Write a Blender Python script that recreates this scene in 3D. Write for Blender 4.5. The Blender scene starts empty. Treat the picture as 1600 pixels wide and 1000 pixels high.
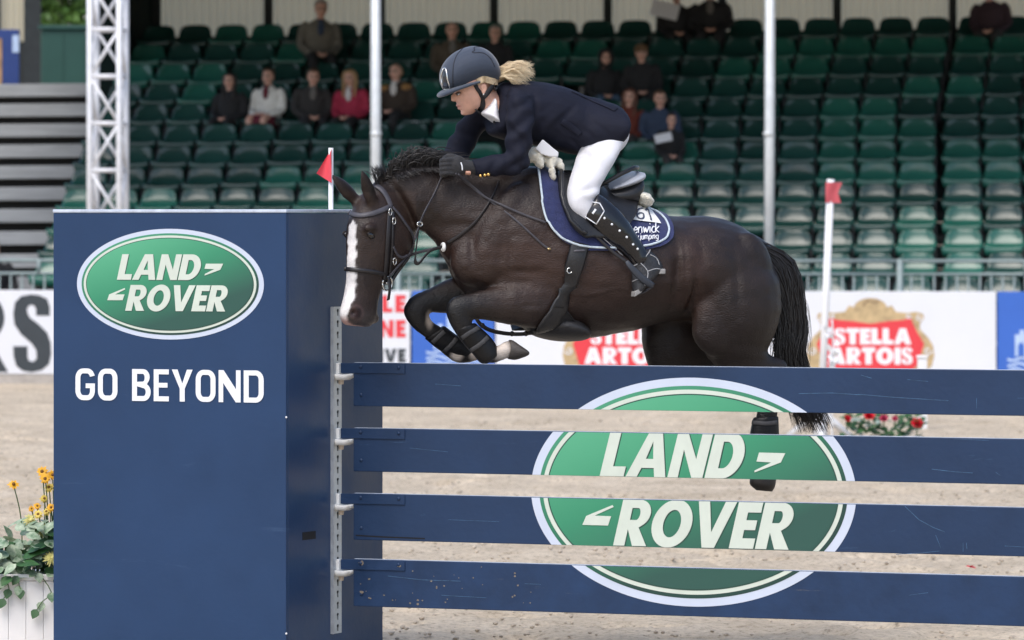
import bpy, bmesh, math, random
import numpy as np
from mathutils import Vector, Matrix
from mathutils.geometry import tessellate_polygon

random.seed(7)
rng = np.random.default_rng(7)
scene = bpy.context.scene
col = scene.collection
R = math.radians

# ------------------------------------------------------------------ camera, sky, sun, exposure
CAM_H = 2.05
FPX = 9000.0            # focal length in pixels of a 1600 px wide picture
HZ = 335.0              # row of the horizon in that picture
cam_d = bpy.data.cameras.new('camera')
cam = bpy.data.objects.new('camera', cam_d)
col.objects.link(cam)
cam.location = (0, 0, CAM_H)
cam.rotation_euler = (R(90), 0, 0)
cam_d.sensor_fit = 'HORIZONTAL'
cam_d.sensor_width = 36.0
cam_d.lens = 36.0 * FPX / 1600.0
cam_d.shift_y = -(500 - HZ) / 1600.0
cam_d.clip_start = 0.5
cam_d.clip_end = 3000
cam_d.dof.use_dof = True
cam_d.dof.focus_distance = 26.2
cam_d.dof.aperture_fstop = 6.0
scene.camera = cam

SUN_EL, SUN_AZ = 56.0, 205.0      # degrees; azimuth clockwise from +Y (north), light comes from behind the camera, left
world = bpy.data.worlds.new('World')
scene.world = world
world.use_nodes = True
nt = world.node_tree
bg = nt.nodes['Background']
sky = nt.nodes.new('ShaderNodeTexSky')
sky.sky_type = 'NISHITA'
sky.sun_disc = False
sky.sun_elevation = R(SUN_EL)
sky.sun_rotation = R(SUN_AZ)
sky.air_density = 1.0
sky.dust_density = 2.5
sky.ozone_density = 1.0
nt.links.new(sky.outputs['Color'], bg.inputs['Color'])
bg.inputs['Strength'].default_value = 0.15
sun_d = bpy.data.lights.new('sun', 'SUN')
sun_d.energy = 1.1
sun_d.angle = R(32)
sun_d.color = (1.0, 0.97, 0.93)
sun = bpy.data.objects.new('sun', sun_d)
col.objects.link(sun)
sv = Vector((math.sin(R(SUN_AZ)) * math.cos(R(SUN_EL)), math.cos(R(SUN_AZ)) * math.cos(R(SUN_EL)), math.sin(R(SUN_EL))))
sun.rotation_euler = sv.to_track_quat('Z', 'Y').to_euler()
sun.location = sv * 60
scene.view_settings.view_transform = 'Standard'
scene.view_settings.look = 'None'
scene.view_settings.exposure = 0.62
scene.view_settings.gamma = 1.0
scene.cycles.use_denoising = True
scene.cycles.max_bounces = 6
scene.cycles.transparent_max_bounces = 12

# ------------------------------------------------------------------ helpers
def s2l(c):
    return c / 12.92 if c <= 0.04045 else ((c + 0.055) / 1.055) ** 2.4
def hexc(h, k=1.0):
    h = h.lstrip('#')
    return tuple(s2l(int(h[i:i + 2], 16) / 255) * k for i in (0, 2, 4))

MATS = {}
def mat(name, color, rough=0.6, metal=0.0, var=0.0, vscale=8.0, bump=0.0, bscale=60.0, spec=0.5, sheen=0.0, coat=0.0,
        color2=None, attr=None, trans=0.0, rvar=0.0, stretch=None, wear=None, objcol=False):
    """principled material with procedural colour variation, fine relief and roughness variation"""
    if name in MATS:
        return MATS[name]
    m = bpy.data.materials.new(name)
    m.use_nodes = True
    t = m.node_tree
    b = t.nodes['Principled BSDF']
    b.inputs['Roughness'].default_value = rough
    b.inputs['Metallic'].default_value = metal
    b.inputs['Specular IOR Level'].default_value = spec
    b.inputs['Sheen Weight'].default_value = sheen
    b.inputs['Coat Weight'].default_value = coat
    if trans:
        b.inputs['Transmission Weight'].default_value = trans
    tc = t.nodes.new('ShaderNodeTexCoord')
    src = tc.outputs['Object']
    if stretch:
        mp = t.nodes.new('ShaderNodeMapping')
        mp.inputs['Scale'].default_value = stretch
        t.links.new(src, mp.inputs['Vector'])
        src = mp.outputs['Vector']
    n = t.nodes.new('ShaderNodeTexNoise')
    n.inputs['Scale'].default_value = vscale
    n.inputs['Detail'].default_value = 6
    n.inputs['Roughness'].default_value = 0.65
    t.links.new(src, n.inputs['Vector'])
    base = None
    if attr:
        a = t.nodes.new('ShaderNodeAttribute')
        a.attribute_name = attr
        base = a.outputs['Color']
    mix = t.nodes.new('ShaderNodeMix')
    mix.data_type = 'RGBA'
    mix.blend_type = 'MULTIPLY' if color2 is None else 'MIX'
    ramp = t.nodes.new('ShaderNodeMapRange')
    ramp.inputs['From Min'].default_value = 0.3
    ramp.inputs['From Max'].default_value = 0.7
    t.links.new(n.outputs['Fac'], ramp.inputs['Value'])
    if color2 is None:
        rr = t.nodes.new('ShaderNodeMapRange')
        rr.inputs['From Min'].default_value = 0.25
        rr.inputs['From Max'].default_value = 0.75
        rr.inputs['To Min'].default_value = 1.0 - var
        rr.inputs['To Max'].default_value = 1.0 + var
        t.links.new(n.outputs['Fac'], rr.inputs['Value'])
        cmb = t.nodes.new('ShaderNodeCombineColor')
        for i in range(3):
            t.links.new(rr.outputs['Result'], cmb.inputs[i])
        mix.inputs['Factor'].default_value = 1.0
        mix.clamp_result = False
        if base is None:
            mix.inputs['A'].default_value = (*color, 1)
        else:
            t.links.new(base, mix.inputs['A'])
        t.links.new(cmb.outputs['Color'], mix.inputs['B'])
    else:
        t.links.new(ramp.outputs['Result'], mix.inputs['Factor'])
        mix.inputs['A'].default_value = (*color, 1)
        mix.inputs['B'].default_value = (*color2, 1)
    outc = mix.outputs['Result']
    if wear:            # (colour, amount, scale): sparse scuffs and scratches
        wc, amt, wsc = wear
        mp2 = t.nodes.new('ShaderNodeMapping')
        mp2.inputs['Scale'].default_value = (wsc * 0.25, wsc * 0.25, wsc * 2.2)
        mp2.inputs['Rotation'].default_value = (0, 0.06, 0)
        t.links.new(tc.outputs['Object'], mp2.inputs['Vector'])
        n2 = t.nodes.new('ShaderNodeTexNoise')
        n2.inputs['Scale'].default_value = 3.0
        n2.inputs['Detail'].default_value = 8
        n2.inputs['Roughness'].default_value = 0.75
        n2.inputs['Distortion'].default_value = 0.6
        t.links.new(mp2.outputs['Vector'], n2.inputs['Vector'])
        r2 = t.nodes.new('ShaderNodeMapRange')
        r2.inputs['From Min'].default_value = 0.64
        r2.inputs['From Max'].default_value = 0.74
        r2.inputs['To Max'].default_value = amt
        t.links.new(n2.outputs['Fac'], r2.inputs['Value'])
        mw = t.nodes.new('ShaderNodeMix')
        mw.data_type = 'RGBA'
        t.links.new(r2.outputs['Result'], mw.inputs['Factor'])
        t.links.new(outc, mw.inputs['A'])
        mw.inputs['B'].default_value = (*wc, 1)
        outc = mw.outputs['Result']
    if objcol:          # each copy carries its own tint in its object colour
        oi = t.nodes.new('ShaderNodeObjectInfo')
        mo = t.nodes.new('ShaderNodeMix'); mo.data_type = 'RGBA'; mo.blend_type = 'MULTIPLY'; mo.inputs['Factor'].default_value = 1.0; mo.clamp_result = False
        t.links.new(outc, mo.inputs['A']); t.links.new(oi.outputs['Color'], mo.inputs['B'])
        outc = mo.outputs['Result']
    t.links.new(outc, b.inputs['Base Color'])
    if rvar:
        r3 = t.nodes.new('ShaderNodeMapRange')
        r3.inputs['From Min'].default_value = 0.3
        r3.inputs['From Max'].default_value = 0.7
        r3.inputs['To Min'].default_value = max(0.03, rough - rvar)
        r3.inputs['To Max'].default_value = min(1, rough + rvar)
        t.links.new(n.outputs['Fac'], r3.inputs['Value'])
        t.links.new(r3.outputs['Result'], b.inputs['Roughness'])
    if bump:
        nb = t.nodes.new('ShaderNodeTexNoise')
        nb.inputs['Scale'].default_value = bscale
        nb.inputs['Detail'].default_value = 4
        t.links.new(src, nb.inputs['Vector'])
        bp = t.nodes.new('ShaderNodeBump')
        bp.inputs['Strength'].default_value = bump
        bp.inputs['Distance'].default_value = 0.01
        t.links.new(nb.outputs['Fac'], bp.inputs['Height'])
        t.links.new(bp.outputs['Normal'], b.inputs['Normal'])
    MATS[name] = m
    return m

WM = {}          # world matrices of everything linked here
def link(o, parent=None, M=None):
    col.objects.link(o)
    M = M or Matrix.Identity(4)
    if parent is not None:
        o.parent = parent
        o.matrix_parent_inverse = WM[parent.name].inverted()
    o.matrix_basis = M
    WM[o.name] = M
    return o

def tag(o, label=None, cat=None, group=None, kind=None):
    if label: o['label'] = label
    if cat: o['category'] = cat
    if group: o['group'] = group
    if kind: o['kind'] = kind
    return o

def thing(name, label, cat, loc=(0, 0, 0), group=None):
    o = bpy.data.objects.new(name, None)
    o.empty_display_size = 0.1
    link(o, None, Matrix.Translation(loc))
    return tag(o, label, cat, group)

def mesh_obj(name, verts, faces, m, parent=None, smooth=False, M=None):
    me = bpy.data.meshes.new(name)
    me.from_pydata([tuple(map(float, v)) for v in verts], [], [tuple(int(i) for i in f) for f in faces])
    me.update()
    if smooth:
        me.polygons.foreach_set('use_smooth', [True] * len(me.polygons))
    if m is not None:
        me.materials.append(m)
    o = bpy.data.objects.new(name, me)
    return link(o, parent, M)

def copy_tree(o, parent=None, M=None, mats=None):
    c = o.copy()
    col.objects.link(c)
    if parent is not None:
        c.parent = parent
    if M is not None:
        c.matrix_basis = M
        WM[c.name] = M
    for ch in list(o.children):
        copy_tree(ch, c)
    return c

class MB:
    """collects shapes into one mesh"""
    def __init__(s):
        s.v = []; s.f = []
    def add(s, v, f):
        n = len(s.v)
        s.v += [tuple(float(q) for q in p) for p in v]
        s.f += [tuple(n + i for i in t) for t in f]
        return s
    def box(s, lo, hi, T=None):
        x0, y0, z0 = lo; x1, y1, z1 = hi
        v = [(x0, y0, z0), (x1, y0, z0), (x1, y1, z0), (x0, y1, z0), (x0, y0, z1), (x1, y0, z1), (x1, y1, z1), (x0, y1, z1)]
        if T: v = [T(*p) for p in v]
        return s.add(v, [(0, 3, 2, 1), (4, 5, 6, 7), (0, 1, 5, 4), (1, 2, 6, 5), (2, 3, 7, 6), (3, 0, 4, 7)])
    def cbox(s, lo, hi, c=0.004, T=None):
        """box with chamfered edges"""
        bm = bmesh.new()
        x0, y0, z0 = lo; x1, y1, z1 = hi
        vs = [bm.verts.new(p) for p in [(x0, y0, z0), (x1, y0, z0), (x1, y1, z0), (x0, y1, z0), (x0, y0, z1), (x1, y0, z1), (x1, y1, z1), (x0, y1, z1)]]
        for f in [(0, 3, 2, 1), (4, 5, 6, 7), (0, 1, 5, 4), (1, 2, 6, 5), (2, 3, 7, 6), (3, 0, 4, 7)]:
            bm.faces.new([vs[i] for i in f])
        bmesh.ops.bevel(bm, geom=bm.edges[:], offset=c, segments=2, affect='EDGES', profile=0.5)
        bm.verts.index_update()
        v = [tuple(p.co) for p in bm.verts]
        f = [[q.index for q in fa.verts] for fa in bm.faces]
        bm.free()
        if T: v = [T(*p) for p in v]
        return s.add(v, f)
    def rings(s, rings, cap=True, close=True):
        n = len(rings[0]); v = [p for r in rings for p in r]; f = []
        for i in range(len(rings) - 1):
            for j in range(n if close else n - 1):
                k = (j + 1) % n
                f.append((i * n + j, i * n + k, (i + 1) * n + k, (i + 1) * n + j))
        if cap:
            f.append(tuple(reversed(range(n))))
            f.append(tuple(range((len(rings) - 1) * n, len(rings) * n)))
        return s.add(v, f)
    def tube(s, path, rad, n=8, flat=None, up=None):
        """tube along a path; rad a number or a list; flat=(a, b) half sizes of an oblong section with `up` the direction of a"""
        P = [Vector(p) for p in path]
        rs = rad if hasattr(rad, '__len__') else [rad] * len(P)
        prev = None; out = []
        for i, p in enumerate(P):
            t = (P[min(i + 1, len(P) - 1)] - P[max(i - 1, 0)])
            if t.length < 1e-9: t = Vector((0, 0, 1))
            t.normalize()
            if up is not None:
                u = Vector(up[i] if hasattr(up[0], '__len__') else up); u = u - t * u.dot(t); u.normalize()
            elif prev is None:
                u = t.orthogonal().normalized()
            else:
                u = prev - t * prev.dot(t); u.normalize()
            prev = u
            w = t.cross(u)
            a, b = (flat if flat else (rs[i], rs[i]))
            if flat: a, b = a * rs[i], b * rs[i]
            out.append([p + u * (a * math.cos(2 * math.pi * j / n)) + w * (b * math.sin(2 * math.pi * j / n)) for j in range(n)])
        return s.rings(out)
    def ball(s, c, r, n=12, m=8, axes=None):
        """ellipsoid: r a number or a triple along axes"""
        r = (r, r, r) if not hasattr(r, '__len__') else r
        A = axes or ((1, 0, 0), (0, 1, 0), (0, 0, 1))
        A = [Vector(a) for a in A]; c = Vector(c); rg = []
        for i in range(m + 1):
            th = math.pi * (0.02 + 0.96 * i / m)
            rg.append([c + A[0] * (r[0] * math.sin(th) * math.cos(2 * math.pi * j / n)) + A[1] * (r[1] * math.sin(th) * math.sin(2 * math.pi * j / n)) + A[2] * (r[2] * math.cos(th)) for j in range(n)])
        return s.rings(rg)
    def build(s, name, m, parent=None, smooth=False, M=None):
        return mesh_obj(name, s.v, s.f, m, parent, smooth, M)
    def solid(s, name, m, parent=None, voxel=0.012, smooth=6, M=None, factor=0.5):
        """union of all shapes as one continuous surface"""
        me = bpy.data.meshes.new('tmp')
        me.from_pydata(s.v, [], s.f); me.update()
        bm = bmesh.new(); bm.from_mesh(me); bmesh.ops.recalc_face_normals(bm, faces=bm.faces[:]); bm.to_mesh(me); bm.free()
        o = bpy.data.objects.new('tmp', me); col.objects.link(o)
        md = o.modifiers.new('r', 'REMESH'); md.mode = 'VOXEL'; md.voxel_size = voxel; md.use_smooth_shade = True
        if smooth:
            sm = o.modifiers.new('s', 'SMOOTH'); sm.iterations = smooth; sm.factor = factor
        dg = bpy.context.evaluated_depsgraph_get(); dg.update()
        new = bpy.data.meshes.new_from_object(o.evaluated_get(dg))
        bpy.data.objects.remove(o); bpy.data.meshes.remove(me)
        new.name = name
        new.polygons.foreach_set('use_smooth', [True] * len(new.polygons))
        new.materials.clear()
        if m is not None: new.materials.append(m)
        return link(bpy.data.objects.new(name, new), parent, M)

def verts_of(o):
    a = np.empty(len(o.data.vertices) * 3, np.float32); o.data.vertices.foreach_get('co', a); return a.reshape(-1, 3)
def normals_of(o):
    a = np.empty(len(o.data.vertices) * 3, np.float32); o.data.vertices.foreach_get('normal', a); return a.reshape(-1, 3)
def set_verts(o, a):
    o.data.vertices.foreach_set('co', np.ascontiguousarray(a, np.float32).ravel()); o.data.update()
def set_color(o, rgb, name='coat'):
    at = o.data.color_attributes.new(name, 'FLOAT_COLOR', 'POINT')
    c = np.ones((len(rgb), 4), np.float32); c[:, :3] = rgb
    at.data.foreach_set('color', c.ravel())

def vnoise(x, y, seed=0):
    """smooth 2D value noise in 0..1"""
    xi = np.floor(x).astype(np.int64); yi = np.floor(y).astype(np.int64)
    fx = x - xi; fy = y - yi
    fx = fx * fx * (3 - 2 * fx); fy = fy * fy * (3 - 2 * fy)
    def h(a, b):
        n = (a * 374761393 + b * 668265263 + seed * 974711) & 0xffffffff
        n = ((n ^ (n >> 13)) * 1274126177) & 0xffffffff
        return ((n ^ (n >> 16)) & 0xffff) / 65535.0
    return (h(xi, yi) * (1 - fx) + h(xi + 1, yi) * fx) * (1 - fy) + (h(xi, yi + 1) * (1 - fx) + h(xi + 1, yi + 1) * fx) * fy

def W(px, py, Y):
    """the point at depth Y that stands at that spot of the photograph"""
    return Vector(((px - 800) * Y / FPX, Y, CAM_H - (py - HZ) * Y / FPX))
def project(a):
    a = np.asarray(a, float)
    return 800 + FPX * a[..., 0] / a[..., 1], HZ - FPX * (a[..., 2] - CAM_H) / a[..., 1]

def catmull(pts, sub):
    """pts: list of flat float arrays; returns the interpolated list"""
    pts = [np.asarray(p, float) for p in pts]
    out = []
    for i in range(len(pts) - 1):
        p0 = pts[max(i - 1, 0)]; p1 = pts[i]; p2 = pts[i + 1]; p3 = pts[min(i + 2, len(pts) - 1)]
        for k in range(sub):
            t = k / sub
            out.append(0.5 * ((2 * p1) + (-p0 + p2) * t + (2 * p0 - 5 * p1 + 4 * p2 - p3) * t * t + (-p0 + 3 * p1 - 3 * p2 + p3) * t ** 3))
    out.append(pts[-1])
    return out
def smooth_path(pts, sub=6):
    return [Vector(p) for p in catmull([tuple(p) for p in pts], sub)]

# ---- flat print: outlines with holes, a millimetre or two proud of what carries them
def plate_mesh(mb, outer, holes, T, depth):
    loops = [[Vector((p[0], p[1], 0)) for p in outer]] + [[Vector((p[0], p[1], 0)) for p in h] for h in holes]
    tri = tessellate_polygon(loops)
    flat = [p for l in loops for p in l]
    n = len(flat)
    v = [T(p.x, p.y, depth) for p in flat] + [T(p.x, p.y, 0.0) for p in flat]
    f = [tuple(t) for t in tri]
    k = 0
    for l in loops:
        m_ = len(l)
        for i in range(m_):
            a = k + i; b = k + (i + 1) % m_
            f.append((a, b, n + b, n + a))
        k += m_
    mb.add(v, f)
def arc(cx, cy, rx, ry, a0, a1, n=14):
    return [(cx + rx * math.cos(R(a0 + (a1 - a0) * i / n)), cy + ry * math.sin(R(a0 + (a1 - a0) * i / n))) for i in range(n + 1)]
def stroke(path, w):
    """outline of a line of width w drawn along the path"""
    L, Rr = [], []
    for i, p in enumerate(path):
        a = path[max(i - 1, 0)]; b = path[min(i + 1, len(path) - 1)]
        dx, dy = b[0] - a[0], b[1] - a[1]; l = math.hypot(dx, dy) or 1
        nx, ny = -dy / l * w / 2, dx / l * w / 2
        L.append((p[0] + nx, p[1] + ny)); Rr.append((p[0] - nx, p[1] - ny))
    return L + Rr[::-1]
def glyph(ch, t=0.27, sq=False):
    """a capital letter one unit high: (width, [(outer, holes), ...]); t the stroke, sq squarer bowls"""
    e = t * 0.82
    if ch == 'L': return 0.58, [([(0, 0), (.58, 0), (.58, e), (t, e), (t, 1), (0, 1)], [])]
    if ch == 'A': return 0.96, [([(0, 0), (t, 0), (t + .06, .2), (.9 - t, .2), (.96 - t, 0), (.96, 0), (.65, 1), (.31, 1)], [[(t + .12, .39), (.84 - t, .39), (.48, .76)]])]
    if ch == 'N': return 0.84, [([(0, 0), (t * .92, 0), (t * .92, .60), (.84 - t * .98, 0), (.84, 0), (.84, 1), (.84 - t * .92, 1), (.84 - t * .92, .40), (t * .98, 1), (0, 1)], [])]
    if ch == 'D':
        if sq:
            return .76, [([(0, 0)] + arc(.46, .3, .30, .30, -90, 0, 8) + arc(.46, .7, .30, .30, 0, 90, 8) + [(0, 1)], [[(t, e)] + arc(.46, .3, .30 - t, .30 - e, -90, 0, 6) + arc(.46, .7, .30 - t, .30 - e, 0, 90, 6) + [(t, 1 - e)]])]
        return 0.82, [([(0, 0)] + arc(.36, .5, .46, .5, -90, 90, 20) + [(0, 1)], [[(t, e)] + arc(.36, .5, .46 - t, .5 - e, -90, 90, 16) + [(t, 1 - e)]])]
    if ch == 'R': return 0.78, [([(0, 0), (t, 0), (t, .36), (.46, 0), (.80, 0), (.52, .40)] + arc(.42, .70, .32, .30, -60, 90, 14) + [(0, 1)], [[(t, .56)] + arc(.42, .69, .34 - t, .13, -90, 90, 8) + [(t, .82)]])]
    if ch == 'O':
        if sq:
            o = arc(.46, .3, .30, .30, -90, 0, 8) + arc(.46, .7, .30, .30, 0, 90, 8) + arc(.30, .7, .30, .30, 90, 180, 8) + arc(.30, .3, .30, .30, 180, 270, 8)
            q = .30 - t; z = .30 - e
            h = arc(.46, .3, q, z, -90, 0, 6) + arc(.46, .7, q, z, 0, 90, 6) + arc(.30, .7, q, z, 90, 180, 6) + arc(.30, .3, q, z, 180, 270, 6)
            return .76, [(o, [h])]
        return 0.96, [(arc(.48, .5, .48, .52, 0, 352, 40), [arc(.48, .5, .48 - t, .52 - e, 0, 352, 30)])]
    if ch == 'V': return 0.92, [([(.46 - t * .55, 0), (.46 + t * .55, 0), (.92, 1), (.92 - t, 1), (.46, .33), (t, 1), (0, 1)], [])]
    if ch == 'E': return 0.58, [([(0, 0), (.58, 0), (.58, e), (t, e), (t, .5 - e * .45), (.53, .5 - e * .45), (.53, .5 + e * .5), (t, .5 + e * .5), (t, 1 - e), (.58, 1 - e), (.58, 1), (0, 1)], [])]
    if ch == 'B': return 0.72, [([(0, 0)] + arc(.44, .28, .28, .28, -90, 62, 10) + arc(.42, .75, .26, .25, -48, 90, 10) + [(0, 1)], [[(t, e)] + arc(.44, .28, .28 - t, .28 - e, -90, 90, 6) + [(t, .46)], [(t, .60)] + arc(.42, .73, .26 - t, .12, -90, 90, 6) + [(t, .85)]])]
    if ch == 'Y': return 0.80, [([(.40 - t / 2, 0), (.40 + t / 2, 0), (.40 + t / 2, .40), (.80, 1), (.80 - t * 1.15, 1), (.40, .56), (t * 1.15, 1), (0, 1), (.40 - t / 2, .40)], [])]
    if ch == 'G':
        o = arc(.46, .7, .30, .30, 15, 90, 6) + arc(.30, .7, .30, .30, 90, 180, 8) + arc(.30, .3, .30, .30, 180, 270, 8) + arc(.46, .3, .30, .30, -90, 0, 8) + [(.76, .53), (.40, .53), (.40, .38), (.76 - t, .38)]
        q = .30 - t; z = .30 - e
        i = arc(.46, .3, q, z, 0, -90, 6) + arc(.30, .3, q, z, 270, 180, 6) + arc(.30, .7, q, z, 180, 90, 6) + arc(.46, .7, q, z, 90, 15, 4)
        return .76, [(o + i, [])]
    if ch == 'T': return 0.72, [([(.36 - t / 2, 0), (.36 + t / 2, 0), (.36 + t / 2, 1 - e), (.72, 1 - e), (.72, 1), (0, 1), (0, 1 - e), (.36 - t / 2, 1 - e)], [])]
    if ch == 'I': return t, [([(0, 0), (t, 0), (t, 1), (0, 1)], [])]
    if ch == 'S':
        o = [(250, 525), (250, 480), (235, 440), (190, 422), (145, 418), (90, 428), (58, 458), (48, 515), (55, 570), (90, 618), (150, 665), (176, 700), (178, 738), (168, 754), (150, 758), (132, 750), (127, 730), (127, 680), (48, 680), (50, 730), (65, 778), (100, 803), (150, 810), (205, 800), (245, 770), (258, 720), (255, 660), (235, 610), (190, 570), (140, 535), (126, 510), (125, 488), (135, 474), (150, 470), (165, 475), (174, 490), (175, 525)]
        return .60, [([((x - 48) / 210 * .60, (810 - y) / 392) for x, y in o], [])]
    return .3, []

FR = {}
def frame(o, u, v, n):
    """maps print coordinates (u along, v up, h out of the face) to the world"""
    o, u, v, n = Vector(o), Vector(u), Vector(v), Vector(n)
    return lambda a, b, h=0.0: o + u * a + v * b + n * h

def write(text, x0, y0, h, T, m, parent, t=0.27, gap=0.12, shear=0.0, sq=False, depth=0.002, lift=0.0, stretch=1.0, width=None, clip=None, shadow=None, name='letter'):
    """letters as thin plates, one part each; width fits the word"""
    tot = sum(glyph(c, t, sq)[0] + gap if c != ' ' else .45 for c in text) - gap
    k = stretch if width is None else width / (tot * h)
    x = 0.0
    for c in text:
        if c == ' ':
            x += .45; continue
        w, polys = glyph(c, t, sq)
        for pas in ((0, 1) if shadow else (1,)):
            mb = MB()
            for outer, holes in polys:
                def F(p):
                    yy = y0 + p[1] * h
                    xx = x0 + (x + p[0]) * h * k + shear * p[1] * h
                    if pas == 0: xx += h * .022; yy -= h * .022
                    if clip: yy = min(max(yy, clip[0]), clip[1])
                    return (xx, yy)
                TT = lambda a, b, hh=0.0: T(a, b, hh + lift + (0.0006 if pas else 0.0))
                plate_mesh(mb, [F(p) for p in outer], [[F(p) for p in q] for q in holes], TT, depth if pas else 0.0004)
            mb.build(name if pas else name + '_shadow', m if pas else shadow, parent)
        x += w + gap

# ------------------------------------------------------------------ ground: one sheet, worked sand inside the arena
def make_ground():
    xs = np.concatenate([[-900, -300, -100, -40, -20, -12], np.arange(-8.4, 8.41, 0.07), [12, 20, 40, 100, 300, 900]])
    ys = [-50.0, 0, 12, 18, 22]
    y = 23.0
    while y < 69.3:
        ys.append(y); y += 0.035 + 0.0022 * (y - 23)
    ys += [72, 80, 95, 130, 200, 400, 1000, 2500]
    ys = np.array(ys)
    X, Y = np.meshgrid(xs, ys)
    Z = np.zeros_like(X)
    for sc, amp, sd in ((1.6, .035, 1), (.55, .035, 2), (.22, .030, 3), (.10, .020, 4)):
        Z += amp * (vnoise(X / sc, Y / sc, sd) - .5)
    pits = vnoise(X / .26 + 31, Y / .30 + 7, 9)                       # hoof prints
    Z -= .065 * np.clip((pits - .68) / .2, 0, 1)
    Z *= np.clip((8.4 - np.abs(X)) / 1.0, 0, 1) * np.clip((Y - 23) / 1.0, 0, 1) * np.clip((69.2 - Y) / .6, 0, 1)
    Z -= .012 * 0
    nx, ny = len(xs), len(ys)
    v = np.stack([X, Y, Z], -1).reshape(-1, 3)
    idx = np.arange(nx * ny).reshape(ny, nx)
    f = np.stack([idx[:-1, :-1], idx[:-1, 1:], idx[1:, 1:], idx[1:, :-1]], -1).reshape(-1, 4)
    me = bpy.data.meshes.new('ground')
    me.from_pydata(v.tolist(), [], f.tolist()); me.update()
    me.polygons.foreach_set('use_smooth', [True] * len(me.polygons))
    m = bpy.data.materials.new('sand'); m.use_nodes = True
    t = m.node_tree; b = t.nodes['Principled BSDF']
    tc = t.nodes.new('ShaderNodeTexCoord')
    def noise(scale, detail, rough=.6):
        n = t.nodes.new('ShaderNodeTexNoise'); n.inputs['Scale'].default_value = scale; n.inputs['Detail'].default_value = detail; n.inputs['Roughness'].default_value = rough
        t.links.new(tc.outputs['Object'], n.inputs['Vector']); return n.outputs['Fac']
    def ramp(src, stops):
        r = t.nodes.new('ShaderNodeValToRGB'); e = r.color_ramp.elements
        e[0].position, e[0].color = stops[0][0], (*stops[0][1], 1); e[1].position, e[1].color = stops[-1][0], (*stops[-1][1], 1)
        for p, c in stops[1:-1]:
            q = e.new(p); q.color = (*c, 1)
        t.links.new(src, r.inputs['Fac']); return r.outputs['Color']
    c1 = ramp(noise(1.1, 8, .7), [(.3, (.52, .43, .315)), (.55, (.71, .60, .455)), (.75, (.80, .69, .545))])
    c2 = ramp(noise(26, 6, .75), [(.33, (.26, .24, .225)), (.45, (.80, .78, .76)), (.62, (1, 1, 1)), (.8, (1.15, 1.14, 1.12))])
    mx = t.nodes.new('ShaderNodeMix'); mx.data_type = 'RGBA'; mx.blend_type = 'MULTIPLY'; mx.inputs['Factor'].default_value = .85
    t.links.new(c1, mx.inputs['A']); t.links.new(c2, mx.inputs['B']); t.links.new(mx.outputs['Result'], b.inputs['Base Color'])
    b.inputs['Roughness'].default_value = .95; b.inputs['Specular IOR Level'].default_value = .2
    bp = t.nodes.new('ShaderNodeBump'); bp.inputs['Strength'].default_value = .9; bp.inputs['Distance'].default_value = .03
    t.links.new(noise(22, 8, .7), bp.inputs['Height']); t.links.new(bp.outputs['Normal'], b.inputs['Normal'])
    me.materials.append(m)
    o = bpy.data.objects.new('ground', me); link(o)
    tag(o, 'pale beige sand of the arena, churned by hooves', kind='structure')
make_ground()

# loose clods of sand lying between the fence and the boards
def make_clods():
    mb = MB()
    r2 = random.Random(3)
    ico = [(0, 0, 1), (.89, 0, .45), (.28, .85, .45), (-.72, .53, .45), (-.72, -.53, .45), (.28, -.85, .45), (.72, .53, -.45), (-.28, .85, -.45), (-.89, 0, -.45), (-.28, -.85, -.45), (.72, -.53, -.45), (0, 0, -1)]
    fc = [(0, 1, 2), (0, 2, 3), (0, 3, 4), (0, 4, 5), (0, 5, 1), (1, 6, 2), (2, 7, 3), (3, 8, 4), (4, 9, 5), (5, 10, 1), (6, 7, 2), (7, 8, 3), (8, 9, 4), (9, 10, 5), (10, 6, 1), (11, 7, 6), (11, 8, 7), (11, 9, 8), (11, 10, 9), (11, 6, 10)]
    for i in range(3200):
        y = 25 + 33 * r2.random() ** 1.5
        x = (r2.random() * 2 - 1) * (y * .095 + .3)
        s = r2.uniform(.005, .016) * (1 + (y - 25) * .012)
        mb.add([(x + p[0] * s * r2.uniform(.7, 1.3), y + p[1] * s * r2.uniform(.7, 1.3), .006 + p[2] * s * .65) for p in ico], fc)
    o = mb.build('sand_clods', mat('clod', (.46, .39, .31), .95, var=.4, vscale=3.0, bump=.6, bscale=90, spec=.2))
    tag(o, 'loose crumbs and clods of damp sand on the arena floor', 'sand', kind='stuff')
make_clods()

# ------------------------------------------------------------------ paints
M_NAVY = mat('navy_paint', (.0120, .041, .112), .45, var=.14, vscale=1.6, bump=.06, bscale=35, rvar=.12, spec=.4, wear=((.07, .13, .24), .40, 1.1))
M_PLANK = mat('plank_paint', (.0105, .032, .086), .45, var=.18, vscale=2.5, bump=.10, bscale=40, rvar=.12, spec=.4, wear=((.06, .12, .22), .55, 2.6))
M_PLANK_DIRTY = mat('plank_paint_dirty', (.0105, .034, .094), .5, spec=.4, var=.25, vscale=5.0, bump=.1, bscale=40, rvar=.12, wear=((.16, .15, .15), .55, 3.2))
M_EDGE = mat('worn_edge', (.50, .56, .66), .5, var=.25, vscale=20)
M_WHITEP = mat('white_plastic', (.78, .78, .76), .38, var=.05, vscale=12, wear=((.45, .36, .28), .5, 14))
M_WHITE = mat('white_paint', (.80, .80, .81), .45, var=.04, vscale=6)
M_GALV = mat('galvanised', (.50, .53, .56), .42, metal=.55, var=.18, vscale=30, rvar=.1)
M_STEEL = mat('steel_bolt', (.30, .32, .35), .35, metal=.8, var=.2, vscale=40)
M_DARK = mat('dark_hole', (.008, .009, .012), .9)
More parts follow.
